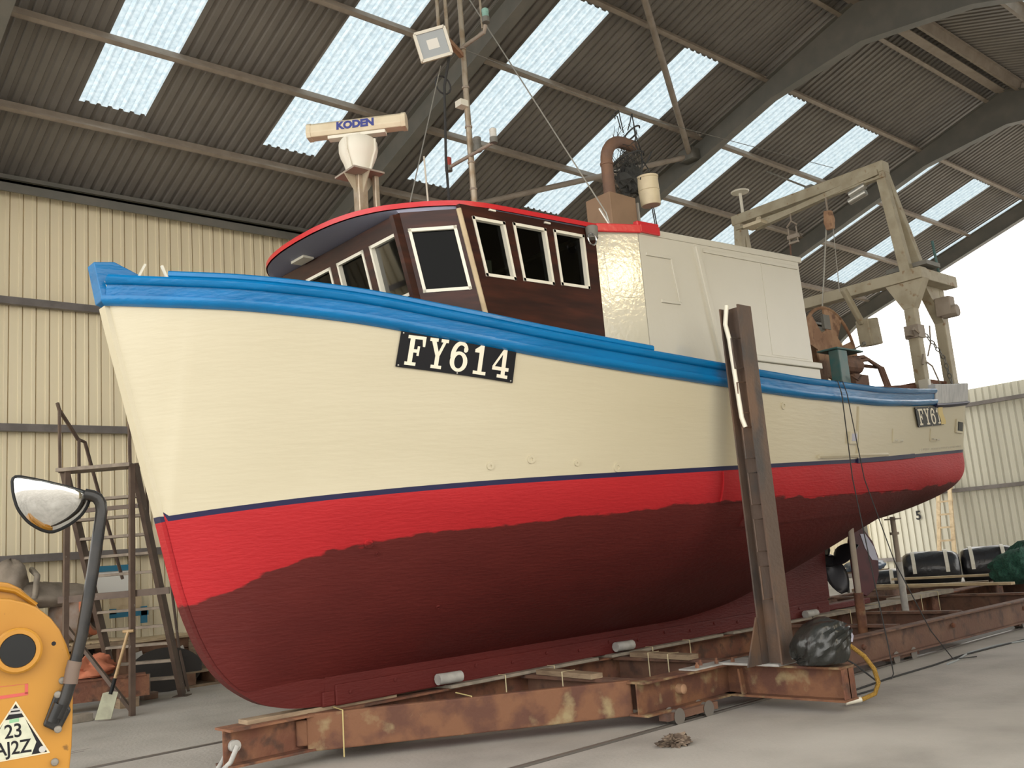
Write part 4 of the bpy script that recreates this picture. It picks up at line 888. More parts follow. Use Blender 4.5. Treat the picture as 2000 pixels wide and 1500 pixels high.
# ------------------------------------------------------------------ ropes and props at the hull
def line_thing(name, label, cat, pts, r, mm, n=6, group=None):
    m = MB(); m.tube(pts, r, n); return tag(obj(name, m, mm, loc=pts[-1], smooth=60), label, cat, group)
line_thing('mooring_rope', 'dark rope hanging straight down the quarter from the gunwale', 'rope', [(9.30,5.36,3.06), (9.32,5.19,3.04), (9.33,5.17,2.9), (9.36,5.2,2.0), (9.42,5.16,1.0), (9.45,5.12,.3), (9.4,5.08,.03), (9.2,5.0,.015)], .006, 'rope_dark')
line_thing('mooring_rope', 'second dark rope slanting aft down the hull from the gunwale', 'rope', [(9.40,5.36,3.06), (9.42,5.19,3.04), (9.44,5.17,2.9), (9.6,5.2,2.0), (9.95,5.18,1.1), (10.35,5.1,.35), (10.6,5.02,.02), (10.9,4.9,.012)], .006, 'rope_dark')
m = MB(); m.tube([(10.63,6.05,.02), (10.60,6.02,.75)], .055, 10); sp = thing('hull_prop', 'brown timber prop standing under the hull near the propeller', 'prop', (10.6,6.02,0)); obj('foot_post', m, 'rust_pale', sp, smooth=50)
m = MB(); m.tube([(10.60,6.02,.72), (10.56,5.98,1.62)], .035, 10); obj('head_post', m, 'steel_brown', sp, smooth=50)
sp = thing('hull_prop', 'grey adjustable steel prop under the stern counter', 'prop', (12.6,6.5,0)); m = MB(); m.tube([(12.62,6.52,.0), (12.59,6.5,1.0)], .045, 12); obj('outer_tube', m, 'zinc', sp, smooth=50)
m = MB(); m.tube([(12.59,6.5,1.0), (12.575,6.49,1.60)], .034, 12); m.lathe([(.06,0),(.06,.035)], (12.58,6.495,1.36), (0,0,1), 12); m.box((12.5,6.41,1.56), (12.66,6.57,1.58)); obj('inner_tube', m, 'steel_brown', sp, smooth=40)
# ------------------------------------------------------------------ slip cradle
cr = thing('slip_cradle', 'long rusty steel slip cradle carrying the boat, with a tall upright post', 'cradle', (8.0,YB,0))
ZC, HC = .24, .28
m = MB(); m.ibeam((3.34,YB,ZC), (17.9,YB,ZC), HC, .27); sp = obj('spine_beam', m, 'rust', cr, label='rusty I-beam under the keel')
def chan(p0, p1, mm, name='side_beam', depth=.29, w=.09, label=None):
    a, b = Vector(p0), Vector(p1); m = MB(); m.beam(a, b, .014, depth); d = (b-a).normalized(); s = d.cross(Vector((0,0,1))).normalized()
    for h in (-1, 1): m.beam(a+Vector((0,0,h*(depth/2-.008)))-s*w/2*0, b+Vector((0,0,h*(depth/2-.008))), w, .016)
    return obj(name, m, mm, cr, label=label)
for sgn in (1, -1):
    Y = lambda y: y if sgn == 1 else mirr(y)
    m = MB(); m.beam((4.02,Y(7.23),ZC), (6.28,Y(5.78),ZC), .07, .29); m.beam((3.95,Y(7.28),ZC), (4.1,Y(7.18),ZC), .05, .2); obj('splay_beam', m, 'rust_pale', cr, bevel=.012, label='patchy rusted beam splaying out from the bow')
    m = MB(); m.ibeam((6.22,Y(5.66),ZC), (7.6,Y(5.66),ZC), HC, .2); obj('side_beam', m, 'rust_pale', cr)
    m = MB(); m.ibeam((7.48,Y(5.75),ZC), (7.48,Y(4.44),ZC), HC, .22); og = obj('outrigger', m, 'rust_pale', cr, label='flaking I-beam outrigger under the post')
    m = MB(); m.box((7.39,min(Y(4.44),Y(4.45)),ZC-.12), (7.57,max(Y(4.44),Y(4.45)),ZC+.12)); obj('stiffener', m, 'rust', og)
    m = MB(); m.beam((7.395,Y(5.46),ZC+.1), (7.395,Y(5.44),ZC-.12), .02, .05, up=(1,0,0)); obj('stiffener', m, 'rust_pale', og)
    m = MB(); m.box((7.30,Y(5.3)-.32,.38), (7.66,Y(5.3)+.32,.40)); m.box((6.9,Y(5.66)-.09,.38), (7.4,Y(5.66)+.09,.392)); bp_ = obj('base_plate', m, 'zinc', og)
    for bx, by in ((7.0,5.62), (7.15,5.7), (7.28,5.62), (7.36,5.5)):
        m = MB(); m.lathe([(.02,0),(.02,.03),(.012,.03),(.012,.05)], (bx,Y(by),.392), (0,0,1), 6); obj('bolt', m, 'rust', bp_)
    m = MB(); m.ibeam((7.6,Y(5.55),.23), (17.8,Y(5.45),.23), .29, .14); obj('long_beam', m, 'rust_brown', cr, label='long brown side beam of the cradle')
    for bx in (9.6, 11.7, 13.8):
        m = MB(); m.lathe([(.03,0),(.03,.02),(.015,.035)], (bx,Y(5.50)-sgn*.012,.26), (0,-sgn,0), 8); obj('bolt', m, 'rust', cr)
    for cx in (6.36, 7.66, 10.72, 12.32, 15.0, 17.4):
        m = MB(); m.box((cx-.06,min(Y(5.66),Y(7.2)),.345), (cx+.06,max(Y(5.66),Y(7.2)),.375)); m.box((cx+.03,min(Y(5.66),Y(7.2)),.12), (cx+.06,max(Y(5.66),Y(7.2)),.36)); obj('cross_beam', m, 'rust_brown', cr)
    # bogie wheels on the rails
    for wx in (6.75, 10.5, 14.0, 16.9):
        m = MB(); m.box((wx-.34,Y(5.56)-.05,.04), (wx+.34,Y(5.56)+.05,.10)); bg = obj('bogie', m, 'rust_brown', cr)
        for dx_ in (-.2, .2):
            m = MB(); m.lathe([(.07,-.06),(.055,-.05),(.055,.04),(.07,.05)], (wx+dx_,Y(5.56),.06), (0,1,0), 16); obj('wheel', m, 'rail_steel', bg, smooth=40)
    m = MB(); m.lathe([(.045,0),(.042,.06),(.02,.075)], (6.75,Y(5.66)-sgn*.01,ZC+.01), (0,-sgn,0), 14); obj('axle_cap', m, 'drum_tan', cr, smooth=40)
    # upright post
    m = MB(); yc = Y(5.03); zt = 3.58; hb = .40
    m.box((7.28,yc-.105,hb), (7.485,yc-.09,zt)); m.box((7.28,yc+.09,hb), (7.485,yc+.105,zt)); m.box((7.375,yc-.09,hb), (7.388,yc+.09,zt)); po = obj('upright_post', m, 'post_steel', cr, label='tall dark steel post beside the hull')
    for k in range(6):
        z0 = .95+.41*k; m = MB(); e = yc-sgn*.03
        m.tube([(7.375,e-.04,z0), (7.27,e+.03,z0+.0), (7.27,e+.03,z0+.28), (7.375,e-.04,z0+.28)], .009, 6); obj('rung', m, 'post_steel', po)
    m = MB(); m.prism([(7.06,.40),(7.26,.40),(7.26,.80)], lambda u, v, t: (u, yc+sgn*(.09+t), v), 0, .015); obj('post_gusset', m, 'post_steel', po)
    if sgn == 1:
        m = MB(); m.tube([(7.30,5.06,3.60), (7.275,5.08,3.42), (7.28,5.06,3.28), (7.28,5.03,2.55), (7.29,5.01,2.46)], .022, 8); obj('fender_pipe', m, 'frame_white', po, smooth=60, label='cream plastic pipe tied to the post')
# draw chain at the front of the spine
m = MB(); sh = [Vector((3.43,7.27+.0,.22))]; 
m.lathe([(.045,-.03),(.045,.03)], (3.42,7.28,.245), (0,1,0), 14); m.tube([(3.42,7.22,.25), (3.36,7.22,.14), (3.30,7.26,.08), (3.30,7.32,.09), (3.36,7.35,.14), (3.42,7.34,.25)], .02, 8); obj('draw_shackle', m, 'zinc', cr, smooth=50)
chain([(3.30,7.26,.08), (3.14,7.18,.04), (2.86,7.12,.035), (2.4,7.1,.035)], 'draw_chain', 'zinc', cr, r=.06, w=.018)
# blocking timbers under the keel
def plank(p0, p1, w, h, mm, label, name='timber_plank', twine=0, group=None):
    a, b = Vector(p0), Vector(p1); t = thing(name, label, 'plank', tuple((a+b)/2-Vector((0,0,h/2))), group)
    m = MB(); m.beam(a, b, w, h); obj('board', m, mm, t, bevel=.004)
    d = (b-a).normalized(); s = d.cross(Vector((0,0,1))).normalized()
    for k in range(twine):
        c = a+(b-a)*(k+1)/(twine+1); m = MB(); q = [c+s*(w/2+.004)+Vector((0,0,-h/2-.22)), c+s*(w/2+.004)+Vector((0,0,h/2+.002)), c-s*(w/2+.004)+Vector((0,0,h/2+.002)), c-s*(w/2+.004)+Vector((0,0,-h/2-.22))]
        m.tube(q, .006, 5); obj('binding_twine', m, 'twine_pale', t)
    return t
plank((3.52,7.33,.397), (4.9,7.31,.397), .16, .034, 'timber', 'short brown packing board under the forefoot at the bow end')
for i, (x0, x1, dy) in enumerate(((5.4,7.3,-.0), (7.5,9.4,.0), (9.6,11.3,.0))):
    plank((x0,YB-.06+dy,.395), (x1,YB-.06+dy,.395), .26, .03, 'timber_grey', ['grey packing plank under the keel between bow and first cross beam', 'grey packing plank under the middle of the keel', 'grey packing plank under the keel beside the post'][i], twine=2)
plank((11.35,YB-.10,.40), (13.6,YB-.16,.40), .30, .045, 'timber_grey', 'pale weathered plank along the spine below the rudder', twine=2)
plank((13.7,YB-.08,.41), (15.3,YB-.10,.41), .26, .06, 'timber_grey', 'pale weathered plank along the spine aft of the rudder', twine=2)
plank((6.40,7.0,.40), (6.32,6.2,.395), .14, .045, 'timber', 'short timber lying across the cradle cross beam near the bow', twine=1)
plank((7.70,6.98,.40), (7.62,6.15,.395), .14, .05, 'timber', 'short timber block pair beside the keel below the anode', twine=2)
plank((15.3,8.5,.52), (15.15,6.1,.50), .12, .04, 'timber_pale', 'long pale board laid across the cradle behind the rudder')
plank((17.3,9.1,.50), (17.6,6.6,.50), .12, .04, 'timber_pale', 'pale board laid across the cradle in front of the black bales')
plank((16.2,9.3,.40), (16.9,7.2,.42), .20, .05, 'timber', 'brown plank slanting across the cradle near the bales')
# twine bands round the front beam
for i, (x, y) in enumerate(((4.26,7.1), (5.15,6.55))):
    m = MB(); m.tube([(x-.02,y-.05,.03 if i == 0 else .2), (x-.02,y-.06,.39), (x+.02,y+.2,.40)], .006, 5); tag(obj('twine_tie', m, 'strap_yellow', loc=(x,y,.03)), ['yellow twine tied round the spine beam below the forefoot', 'yellow twine tied over the splayed beam'][i], 'twine', 'twine ties on the cradle')
# ------------------------------------------------------------------ bin bag with rope on the outrigger
def blob(name, c, sx, sy, sz, mm, seed, jit=.09, n=14, parent=None, flat=True, folds=9, crease=0.):
    rg = random.Random(seed); ph = [rg.random()*6 for _ in range(6)]; m = MB(); c = Vector(c)
    def fn(s, t):
        th = pi*(.02+.96*t); a = 2*pi*s
        k = 1+jit*(sin(3*a+ph[0]+2*th)+.7*sin(folds*a+ph[1]+3*sin(th*2))*sin(th)+.6*sin(5*th+ph[2]+2*a)+.35*sin(17*a+9*th+ph[3]))
        if crease: k += crease*(.5-abs(sin(6*a+4*th+ph[4]+1.5*sin(3*th+ph[0]))))*.8+crease*.6*(.5-abs(sin(4*th-5*a+ph[5]+2*sin(2*a))))+crease*.5*(.5-abs(sin(13*a+3*th+2*sin(5*th))))
        z = cos(th)*k*sz
        if flat: z = max(z, -sz*.72)
        return c+Vector((sx*k*sin(th)*cos(a), sy*k*sin(th)*sin(a), z))
    vs = [fn(i/(2*n*1.0), j/n) for i in range(2*n) for j in range(n+1)]; fs = []
    for i in range(2*n):
        for j in range(n):
            i2 = (i+1) % (2*n); fs.append((i*(n+1)+j, i*(n+1)+j+1, i2*(n+1)+j+1, i2*(n+1)+j))
    fs += [tuple(i*(n+1) for i in range(2*n)), tuple(i*(n+1)+n for i in range(2*n-1, -1, -1))]
    m.add(vs, fs); return obj(name, m, mm, parent, smooth=60)
bg = thing('bin_bag', 'crumpled black plastic bag at the foot of the post on the outrigger', 'bag', (7.5,4.66,.40))
_ax = Vector((.62,-.55,.42)).normalized(); _a1 = _ax.cross(Vector((0,0,1))).normalized(); _a2 = _ax.cross(_a1); _c = Vector((7.42,4.63,.55)); _m = MB(); _n = 64; _k = 26; _vs = []
for i in range(_n):
    for j in range(_k+1):
        a = 2*pi*i/_n; th = pi*(.03+.94*j/_k); near = .5+.5*cos(th); w = 1+.05*sin(3*a+1+2*th)+.04*sin(2*th*2+2*a)
        w += (.14*near**1.5)*(abs(sin(5.5*a+1.2*sin(2*a)+.8*th))-.5)+.07*(abs(sin(4*a-3.2*th+1+sin(3*a)))-.5)+.035*(abs(sin(11*a+5*th))-.5)
        r = sin(th)**(.9)*w*.225; h = cos(th)*(.255 if cos(th) > 0 else .235)*w
        p = _c+_ax*h+_a1*cos(a)*r+_a2*sin(a)*r*.92; _vs.append(Vector((p.x, p.y, max(p.z, .408))))
_m.add(_vs, [(i*(_k+1)+j, i*(_k+1)+j+1, ((i+1) % _n)*(_k+1)+j+1, ((i+1) % _n)*(_k+1)+j) for i in range(_n) for j in range(_k)]+[tuple(i*(_k+1) for i in range(_n)), tuple(i*(_k+1)+_k for i in range(_n-1, -1, -1))])
obj('bag_body', _m, 'bag_plastic', bg, smooth=35)
m = MB(); m.prism([(-.05,-.06),(.03,-.07),(.07,.0),(.03,.06),(-.04,.05)], lambda u, v, t: (7.66+u*.7+t*.4, 4.50+t, .60+v*.7), -.03, .03); obj('bag_knot', m, 'worn_pale', bg)
rp2 = thing('yellow_rope', 'yellow rope looping from the black bag down to the floor', 'rope', (7.9,4.55,.0))
m = MB(); m.tube([(7.64,4.52,.55), (7.80,4.46,.42), (7.90,4.44,.30), (7.94,4.44,.18), (7.93,4.48,.09), (7.86,4.56,.05), (7.80,4.62,.04)], .020, 8); obj('strand', m, 'rope_yellow', rp2, smooth=60)
m = MB(); m.tube([(7.85,4.57,.05), (7.74,4.66,.035)], .024, 8); obj('taped_end', m, 'frame_white', rp2, smooth=60)
line_thing('floor_cable', 'thin dark cable trailing along the floor beside the cradle', 'cable', [(8.3,5.2,.37), (8.6,5.28,.37), (8.75,5.1,.2), (8.95,5.0,.01), (8.6,4.85,.01), (8.15,4.86,.01), (8.5,5.0,.01), (9.2,5.05,.01), (10.2,5.05,.01), (11.0,5.1,.01), (12.5,5.0,.01), (14,4.9,.01)], .009, 'rope_dark')
line_thing('floor_cable', 'pale grey cable curving over the concrete at the right', 'cable', [(10.3,4.95,.01), (10.6,4.98,.01), (11.2,5.12,.01), (11.9,5.1,.01), (12.6,4.88,.01), (13.6,4.5,.01)], .010, 'cable_grey')
rag_ = blob('floor_rag', (5.86,5.0,.03), .14,.10,.045, 'rag', 9, .16, 20, None, folds=5, crease=.5); rag_.location = (0,0,0); tag(rag_, 'crumpled brown rag lying on the concrete in front of the cradle', 'rag')
# ------------------------------------------------------------------ net bales and gear beyond the stern
def bale(c, ax, L, r, label, seed):
    t = thing('net_bale', label, 'bale', (c[0],c[1],c[2]-r*.9), 'black wrapped net bales'); rg = random.Random(seed); a = Vector(ax).normalized(); u = a.cross(Vector((0,0,1))).normalized(); v = Vector((0,0,1)); c = Vector(c); m = MB()
    prof = [(-.5,.0),(-.5,.55),(-.47,.82),(-.40,.95),(-.25,1.0),(0,.99),(.25,1.0),(.40,.95),(.47,.82),(.5,.55),(.5,.0)]; k = 28; ph = [rg.random()*6 for _ in range(4)]
    vs = []
    for h, rr in prof:
        for j in range(k):
            q = 2*pi*j/k; w = rr*r*(1+.025*sin(5*q+ph[0]+6*h)+.02*sin(11*q+ph[1]+9*h)); z = sin(q)*w
            vs.append(c+a*h*L+u*cos(q)*w+v*max(z, -r*.86))
    m.add(vs, [(i*k+j, i*k+(j+1) % k, (i+1)*k+(j+1) % k, (i+1)*k+j) for i in range(len(prof)-1) for j in range(k)]); obj('wrapping', m, 'black_plastic', t, smooth=60)
    for h in (-.3, .27):
        m = MB(); pts = []
        for j in range(15):
            q = pi*(-.05+1.1*j/14); pts.append(c+a*h*L+u*cos(q)*r*1.03+v*sin(q)*r*1.03)
        for i in range(14): m.beam(pts[i], pts[i+1], .07, .01, up=(pts[i]-c-a*h*L))
        obj('strap', m, 'radar_white', t)
    return t
va = Vector((.46,-.89,0))
bale((19.2,9.25,.56), va, 1.06, .35, 'black wrapped net bale with pale straps, left one of the two behind the cradle', 1)
bale((19.9,8.42,.57), va, 1.0, .36, 'black wrapped net bale with pale straps beside the green net', 2)
bl_ = bale((18.0,9.72,.42), va, .8, .22, 'low black wrapped bale lying flat beyond the rudder', 5)
pz = thing('timber_pallet', 'low timber pallet under the black bales', 'pallet', (19.3,8.9,.0))
for i in range(6):
    m = MB(); c = Vector((19.3,8.9,.24))+va*(-1.2+.48*i); m.beam(c-Vector((.89,.46,0))*.5, c+Vector((.89,.46,0))*.5, .12, .03); obj('slat', m, 'timber', pz)
for i in range(3):
    m = MB(); c = Vector((19.3,8.9,.11))+Vector((.89,.46,0))*(-.4+.4*i); m.beam(c-va*1.3, c+va*1.3, .1, .22); obj('bearer', m, 'timber', pz)
pz = thing('timber_pallet', 'small low timber pallet under the flat black bale beyond the rudder', 'pallet', (18.0,9.72,.0))
for i in range(4):
    m = MB(); c = Vector((18.0,9.72,.205))+va*(-.36+.24*i); m.beam(c-Vector((.89,.46,0))*.3, c+Vector((.89,.46,0))*.3, .12, .03); obj('slat', m, 'timber', pz)
for i in range(2):
    m = MB(); c = Vector((18.0,9.72,.095))+Vector((.89,.46,0))*(-.22+.44*i); m.beam(c-va*.42, c+va*.42, .1, .19); obj('bearer', m, 'timber', pz)
gn = thing('green_net_heap', 'heap of dark green fishing net at the right edge on the cradle', 'net', (16.8,6.6,.35))
blob('heap', (17.0,6.55,.63), .75,.55,.34, 'net_green', 12, .10, 22, gn, folds=15); blob('heap_top', (17.6,6.5,.80), .5,.4,.3, 'net_green', 15, .12, 16, gn, folds=11)
rg = random.Random(5); m = MB()
for i in range(26):
    x = 16.5+rg.random()*.8; y = 6.2+rg.random()*.5; p = [(x,y,.80-abs(x-17)*.2)]
    for k in range(4): p.append((x+rg.uniform(-.25,.25), y-.1*k+rg.uniform(-.1,.1), .72-.16*k))
    m.tube(p, .01, 4)
obj('loose_mesh', m, 'net_green', gn, kind='stuff')
cv = blob('blue_cover', (18.3,10.2,.72), .5,.35,.12, 'bluegrey_cover', 21, .12, 12, None); tag(cv, 'flat blue-grey sheet draped over a frame behind the props', 'sheet')
tq = thing('trestle', 'dark trestle under the blue-grey sheet', 'trestle', (18.3,10.2,0))
for a, b in ((-.35,-.2), (.35,.2), (-.35,.2), (.35,-.2)):
    m = MB(); m.tube([(18.3+a,10.2+b,0), (18.3+a,10.2+b,.62)], .03, 6); obj('leg', m, 'steel_dark', tq)
m = MB(); m.box((17.85,9.9,.61), (18.75,10.5,.635)); obj('top', m, 'timber', tq)
wl_ = thing('timber_ladder', 'pale timber ladder leaning on the far end wall', 'ladder', (32.0,14.5,0))
la, lb = Vector((31.4,14.75,.0)), Vector((32.33,14.8,2.95)); 
for dy in (-.42, .1):
    m = MB(); m.beam(la+Vector((0,dy,0)), lb+Vector((0,dy*.7,0)), .12, .07, up=(1,0,0)); obj('stile', m, 'timber_pale', wl_)
for k in range(6):
    c = la+(lb-la)*(k+1)/7; m = MB(); m.beam(c+Vector((-.02,-.42,0)), c+Vector((-.02,.1,0)), .05, .06); obj('rung', m, 'timber_pale', wl_)
# ------------------------------------------------------------------ steel access steps at the left
D1 = Vector((.743,-.669,0)); D2 = Vector((.669,.743,0)); L0 = Vector((4.377,12.009,0))
lp_ = lambda u, off, z: L0+D1*u+D2*off+Vector((0,0,z))
ld = thing('access_steps', 'tall brown steel access steps with wooden treads standing by the cream wall', 'steps', tuple(L0))
for u in (-.80, 0):
    m = MB(); m.beam(lp_(u,0,0), lp_(u+.03,0,2.98), .07, .06); obj('front_leg', m, 'ladder_brown', ld)
    q = -.84 if u < 0 else .03
    m = MB(); m.beam(lp_(q,1.62,0), lp_(q,.08,2.98), .055, .15, up=D2); obj('stringer', m, 'ladder_brown', ld)
    m = MB(); m.beam(lp_(q,1.60,.0)-D1*.1, lp_(q,1.60,.0)+D1*.1, .2, .02); obj('foot_plate', m, 'ladder_brown', ld)
    m = MB(); m.beam(lp_(q-.02,0,2.95), lp_(q-.03,0,3.76), .04, .03); m.tube([lp_(q-.03,-.05,3.82), lp_(q-.03,.0,3.74), lp_(q,.45,3.42), lp_(q+.02,.6,3.40), lp_(q+.02,1.75,1.62)], .024, 8); m.beam(lp_(q+.01,.45,2.4), lp_(q+.01,.45,3.42), .045, .03); obj('handrail', m, 'ladder_brown', ld)
for k in range(11):
    z = .26+.235*k; off = 1.62-z*.517; m = MB(); m.beam(lp_(-.82,off,z), lp_(.01,off,z), .16, .035); obj('tread', m, 'tread_wood', ld, bevel=.004)
m = MB(); m.beam(lp_(-.88,.1,2.98), lp_(.03,.1,2.98), .36, .045); obj('platform', m, 'tread_wood', ld, bevel=.004)
for a_, b_, w_, h_ in ((lp_(-.88,0,1.41), lp_(.45,.05,1.42), .03, .08), (lp_(-.80,.02,1.10), lp_(0,.02,.04), .06, .04), (lp_(-.88,.02,2.46), lp_(.10,.02,2.47), .05, .05)):
    m = MB(); m.beam(a_, b_, w_, h_); obj('brace', m, 'ladder_brown', ld)
# spade leaning on the steps
sd = thing('digging_spade', 'spade with wooden T handle leaning on the brown steps', 'spade', tuple(lp_(-.25,-.3,0)))
s0 = lp_(-.22,-.28,.02); s1 = lp_(-.01,-.06,.98); ds = (s1-s0).normalized(); su = D1
def spq(u, v, t): return s0+ds*v+su*u+ds.cross(su)*t
m = MB(); m.prism([(-.10,0),(.09,.0),(.085,.30),(.04,.31),(-.04,.31),(-.095,.30)], spq, -.004, .004); obj('blade', m, 'spade_steel', sd)
m = MB(); m.tube([s0+ds*.28, s0+ds*.46], .024, 8); obj('socket', m, 'black_rubber', sd, smooth=50)
m = MB(); m.tube([s0+ds*.44, s1], .019, 8); obj('shaft', m, 'ash_wood', sd, smooth=50)
m = MB(); m.tube([s1-su*.065, s1+su*.065], .019, 8); obj('grip', m, 'ash_wood', sd, smooth=50)
# ------------------------------------------------------------------ clutter along the wall
bn = thing('timber_bench', 'dark timber bench with pale boards on top behind the steps', 'bench', (4.75,14.6,0))
m = MB(); m.box((4.0,14.2,.70), (5.15,15.3,.76)); obj('top', m, 'timber', bn)
for i in range(4):
    m = MB(); m.box((4.1+.27*i,14.2,.765), (4.34+.27*i,15.2,.79)); obj('board', m, 'timber_pale', bn)
for x in (4.05, 5.05):
    for y in (14.25, 15.2): m = MB(); m.box((x-.05,y-.05,0), (x+.05,y+.05,.70)); obj('leg', m, 'crate_wood', bn)
m = MB(); m.box((4.0,15.2,.0), (5.1,15.24,.7)); obj('back_board', m, 'dark_board', bn)
cb = thing('wooden_crate', 'brown wooden crate with white paper labels behind the steps', 'crate', (5.7,14.7,0))
for i in range(3):
    m = MB(); m.box((5.25,14.40,.22+.165*i), (6.2,14.43,.375+.165*i)); obj('slat', m, 'crate_wood', cb)
m = MB(); m.box((5.25,14.43,.22), (5.28,15.2,.70)); m.box((6.17,14.43,.22), (6.2,15.2,.70)); m.box((5.25,15.17,.22), (6.2,15.2,.70)); m.box((5.25,14.4,.2), (6.2,15.2,.23)); obj('shell', m, 'crate_wood', cb)
m = MB(); m.box((5.15,14.30,.70), (6.3,15.25,.73)); obj('lid', m, 'timber_pale', cb)
for x in (5.3, 6.14): m = MB(); m.box((x-.05,14.37,0), (x+.05,14.40,.7)); obj('batten', m, 'timber', cb)
for (x, z, a) in ((5.95,.50,.35), (5.33,.5,.2)):
    m = MB(); m.prism([(-.07,-.07),(.07,-.07),(.07,.07),(-.07,.07)], lambda u, v, t: (x+u*cos(a)-v*sin(a), 14.365-t, z+u*sin(a)+v*cos(a)), 0, .002); obj('paper_label', m, 'paper_white', cb)
m = MB(); m.prism(arc(0,0,.52,.30,0,360,28), lambda u, v, t: (5.62+u, 14.05+.28*v+t, .30+v), 0, .025); tag(obj('oval_board', m, 'dark_board', loc=(5.62,14.05,0)), 'dark oval board propped below the crate', 'board')
pk = thing('sign_packet', 'white packet edged with blue tape fixed to the wall behind the steps', 'packet', (5.5,15.7,1.0))
m = MB(); m.box((5.15,15.72,1.42), (5.75,15.74,1.80)); obj('sheet', m, 'paper_white', pk); m = MB(); m.box((5.1,15.70,1.76), (5.8,15.73,1.85)); m.box((5.35,15.70,1.36), (5.75,15.73,1.44)); m.box((5.4,15.7,1.04), (6.0,15.73,1.12)); m.box((5.4,15.7,1.1), (5.5,15.73,1.18)); m.box((5.88,15.7,.92), (5.98,15.73,1.18)); obj('tape', m, 'bag_blue', pk)
m = MB(); m.box((5.4,15.72,1.12), (5.9,15.735,1.38)); obj('lower_sheet', m, 'timber_pale', pk)
tb = thing('tarpaulin_bundle', 'folded grey-brown tarpaulin draped over machinery by the wall', 'tarpaulin', (3.9,14.9,0))
blob('cloth', (4.15,14.85,1.45), .62,.4,.20, 'tarp_brown', 31, .10, 18, tb, folds=7); blob('roll', (3.75,14.8,1.70), .22,.35,.30, 'tarp_brown', 33, .06, 14, tb, folds=5)
m = MB(); m.tube([(3.98,14.5,1.45), (4.0,14.45,1.75), (4.05,14.9,1.85)], .04, 8); obj('tie_rope', m, 'timber_grey', tb, smooth=60)
ct = thing('old_engine_casing', 'round rusty casing with an orange lip on the bench', 'casing', (4.7,14.7,.79))
m = MB(); m.lathe([(.10,-.30),(.26,-.28),(.33,-.1),(.33,.15),(.25,.25),(.24,.20),(.28,.1)], (4.62,14.8,1.14), (.75,-.6,.2), 20); obj('drum', m, 'lagging', ct, smooth=40)
m = MB(); m.tube([Vector((4.62,14.8,1.14))+Vector((.75,-.6,.2)).normalized()*.2+(Vector((.62,.78,0))*cos(a)+Vector((-.15,.12,.97))*sin(a))*.29 for a in [2*pi*i/20 for i in range(20)]], .04, 8, closed=True); obj('lip', m, 'cloth_orange', ct, smooth=60)
m = MB(); m.box((3.7,14.5,.0), (4.05,15.2,1.28)); tag(obj('machine_plinth', m, 'dark_board', loc=(3.9,14.8,0), bevel=.02), 'dark block under the tarpaulin by the wall', 'plinth')
blob_o = blob('orange_cloth', (4.35,13.35,.50), .30,.2,.14, 'cloth_orange', 41, .22, 16, None, folds=6); tag(blob_o, 'crumpled orange cloth lying on the steel channel by the wall', 'cloth')
sc_ = thing('steel_channel', 'rusty steel channel section lying on blocks by the yellow machine', 'channel', (4.2,13.2,0))
m = MB(); m.beam((3.5,13.45,.38), (4.9,12.95,.38), .28, .02); m.beam((3.5,13.33,.25), (4.9,12.83,.25), .02, .26); m.beam((3.5,13.55,.25), (4.9,13.05,.25), .02, .26); obj('section', m, 'rust', sc_)
for c in ((3.7,13.35), (4.65,13.02)): m = MB(); m.box((c[0]-.12,c[1]-.18,0), (c[0]+.12,c[1]+.18,.12)); obj('block', m, 'timber', sc_)
m = MB(); m.box((3.62,12.15,0), (3.98,12.32,.09)); tag(obj('floor_block', m, 'timber_grey', loc=(3.8,12.2,0), bevel=.008), 'grey timber block on the floor left of the spade', 'block')
pt = thing('small_pallet', 'small timber pallet standing by the wall behind the stem', 'pallet', (6.1,14.1,0))
for i in range(4):
    m = MB(); m.box((5.86+.0,13.95+.2*i,.20), (6.9,14.1+.2*i,.22)); obj('slat', m, 'timber', pt)
for x in (5.92, 6.35, 6.8): m = MB(); m.box((x-.06,13.95,.04), (x+.08,14.7,.20)); obj('bearer', m, 'crate_wood', pt)
m = MB(); m.box((5.86,13.95,0), (6.9,14.7,.035)); obj('bottom_boards', m, 'timber', pt)
m = MB(); m.box((5.95,14.9,0), (7.2,15.0,.72)); tag(obj('plywood_sheet', m, 'tarp_brown', loc=(6.5,14.95,0)), 'brown plywood sheet standing behind the small pallet', 'board')
line_thing('steel_rod', 'thin steel rod leaning upright near the stem', 'rod', [(5.92,14.6,1.55), (5.86,14.2,.6), (5.74,13.6,.0)], .02, 'ladder_brown')
m = MB(); m.beam((4.75,13.3,.02), (5.1,13.75,.16), .05, .04); tag(obj('pry_lever', m, 'steel_dark', loc=(4.9,13.5,0)), 'dark steel lever lying under the steps beside the mallet', 'lever')
mt_ = thing('wooden_mallet', 'brown mallet standing on the floor under the steps', 'mallet', (5.12,13.42,0)); m = MB(); m.box((5.02,13.35,.0), (5.22,13.5,.09)); obj('head', m, 'lagging', mt_, bevel=.01); m = MB(); m.tube([(5.12,13.42,.05), (5.15,13.5,.32)], .02, 8); obj('handle', m, 'lagging', mt_, smooth=60)
m = MB(); m.lathe([(.05,0),(.05,.10),(.046,.105),(.0,.105)], (4.93,13.56,0), (0,0,1), 14); tag(obj('paint_can', m, 'bag_blue', loc=(4.93,13.56,0), smooth=40), 'small blue can on the floor under the steps', 'can')
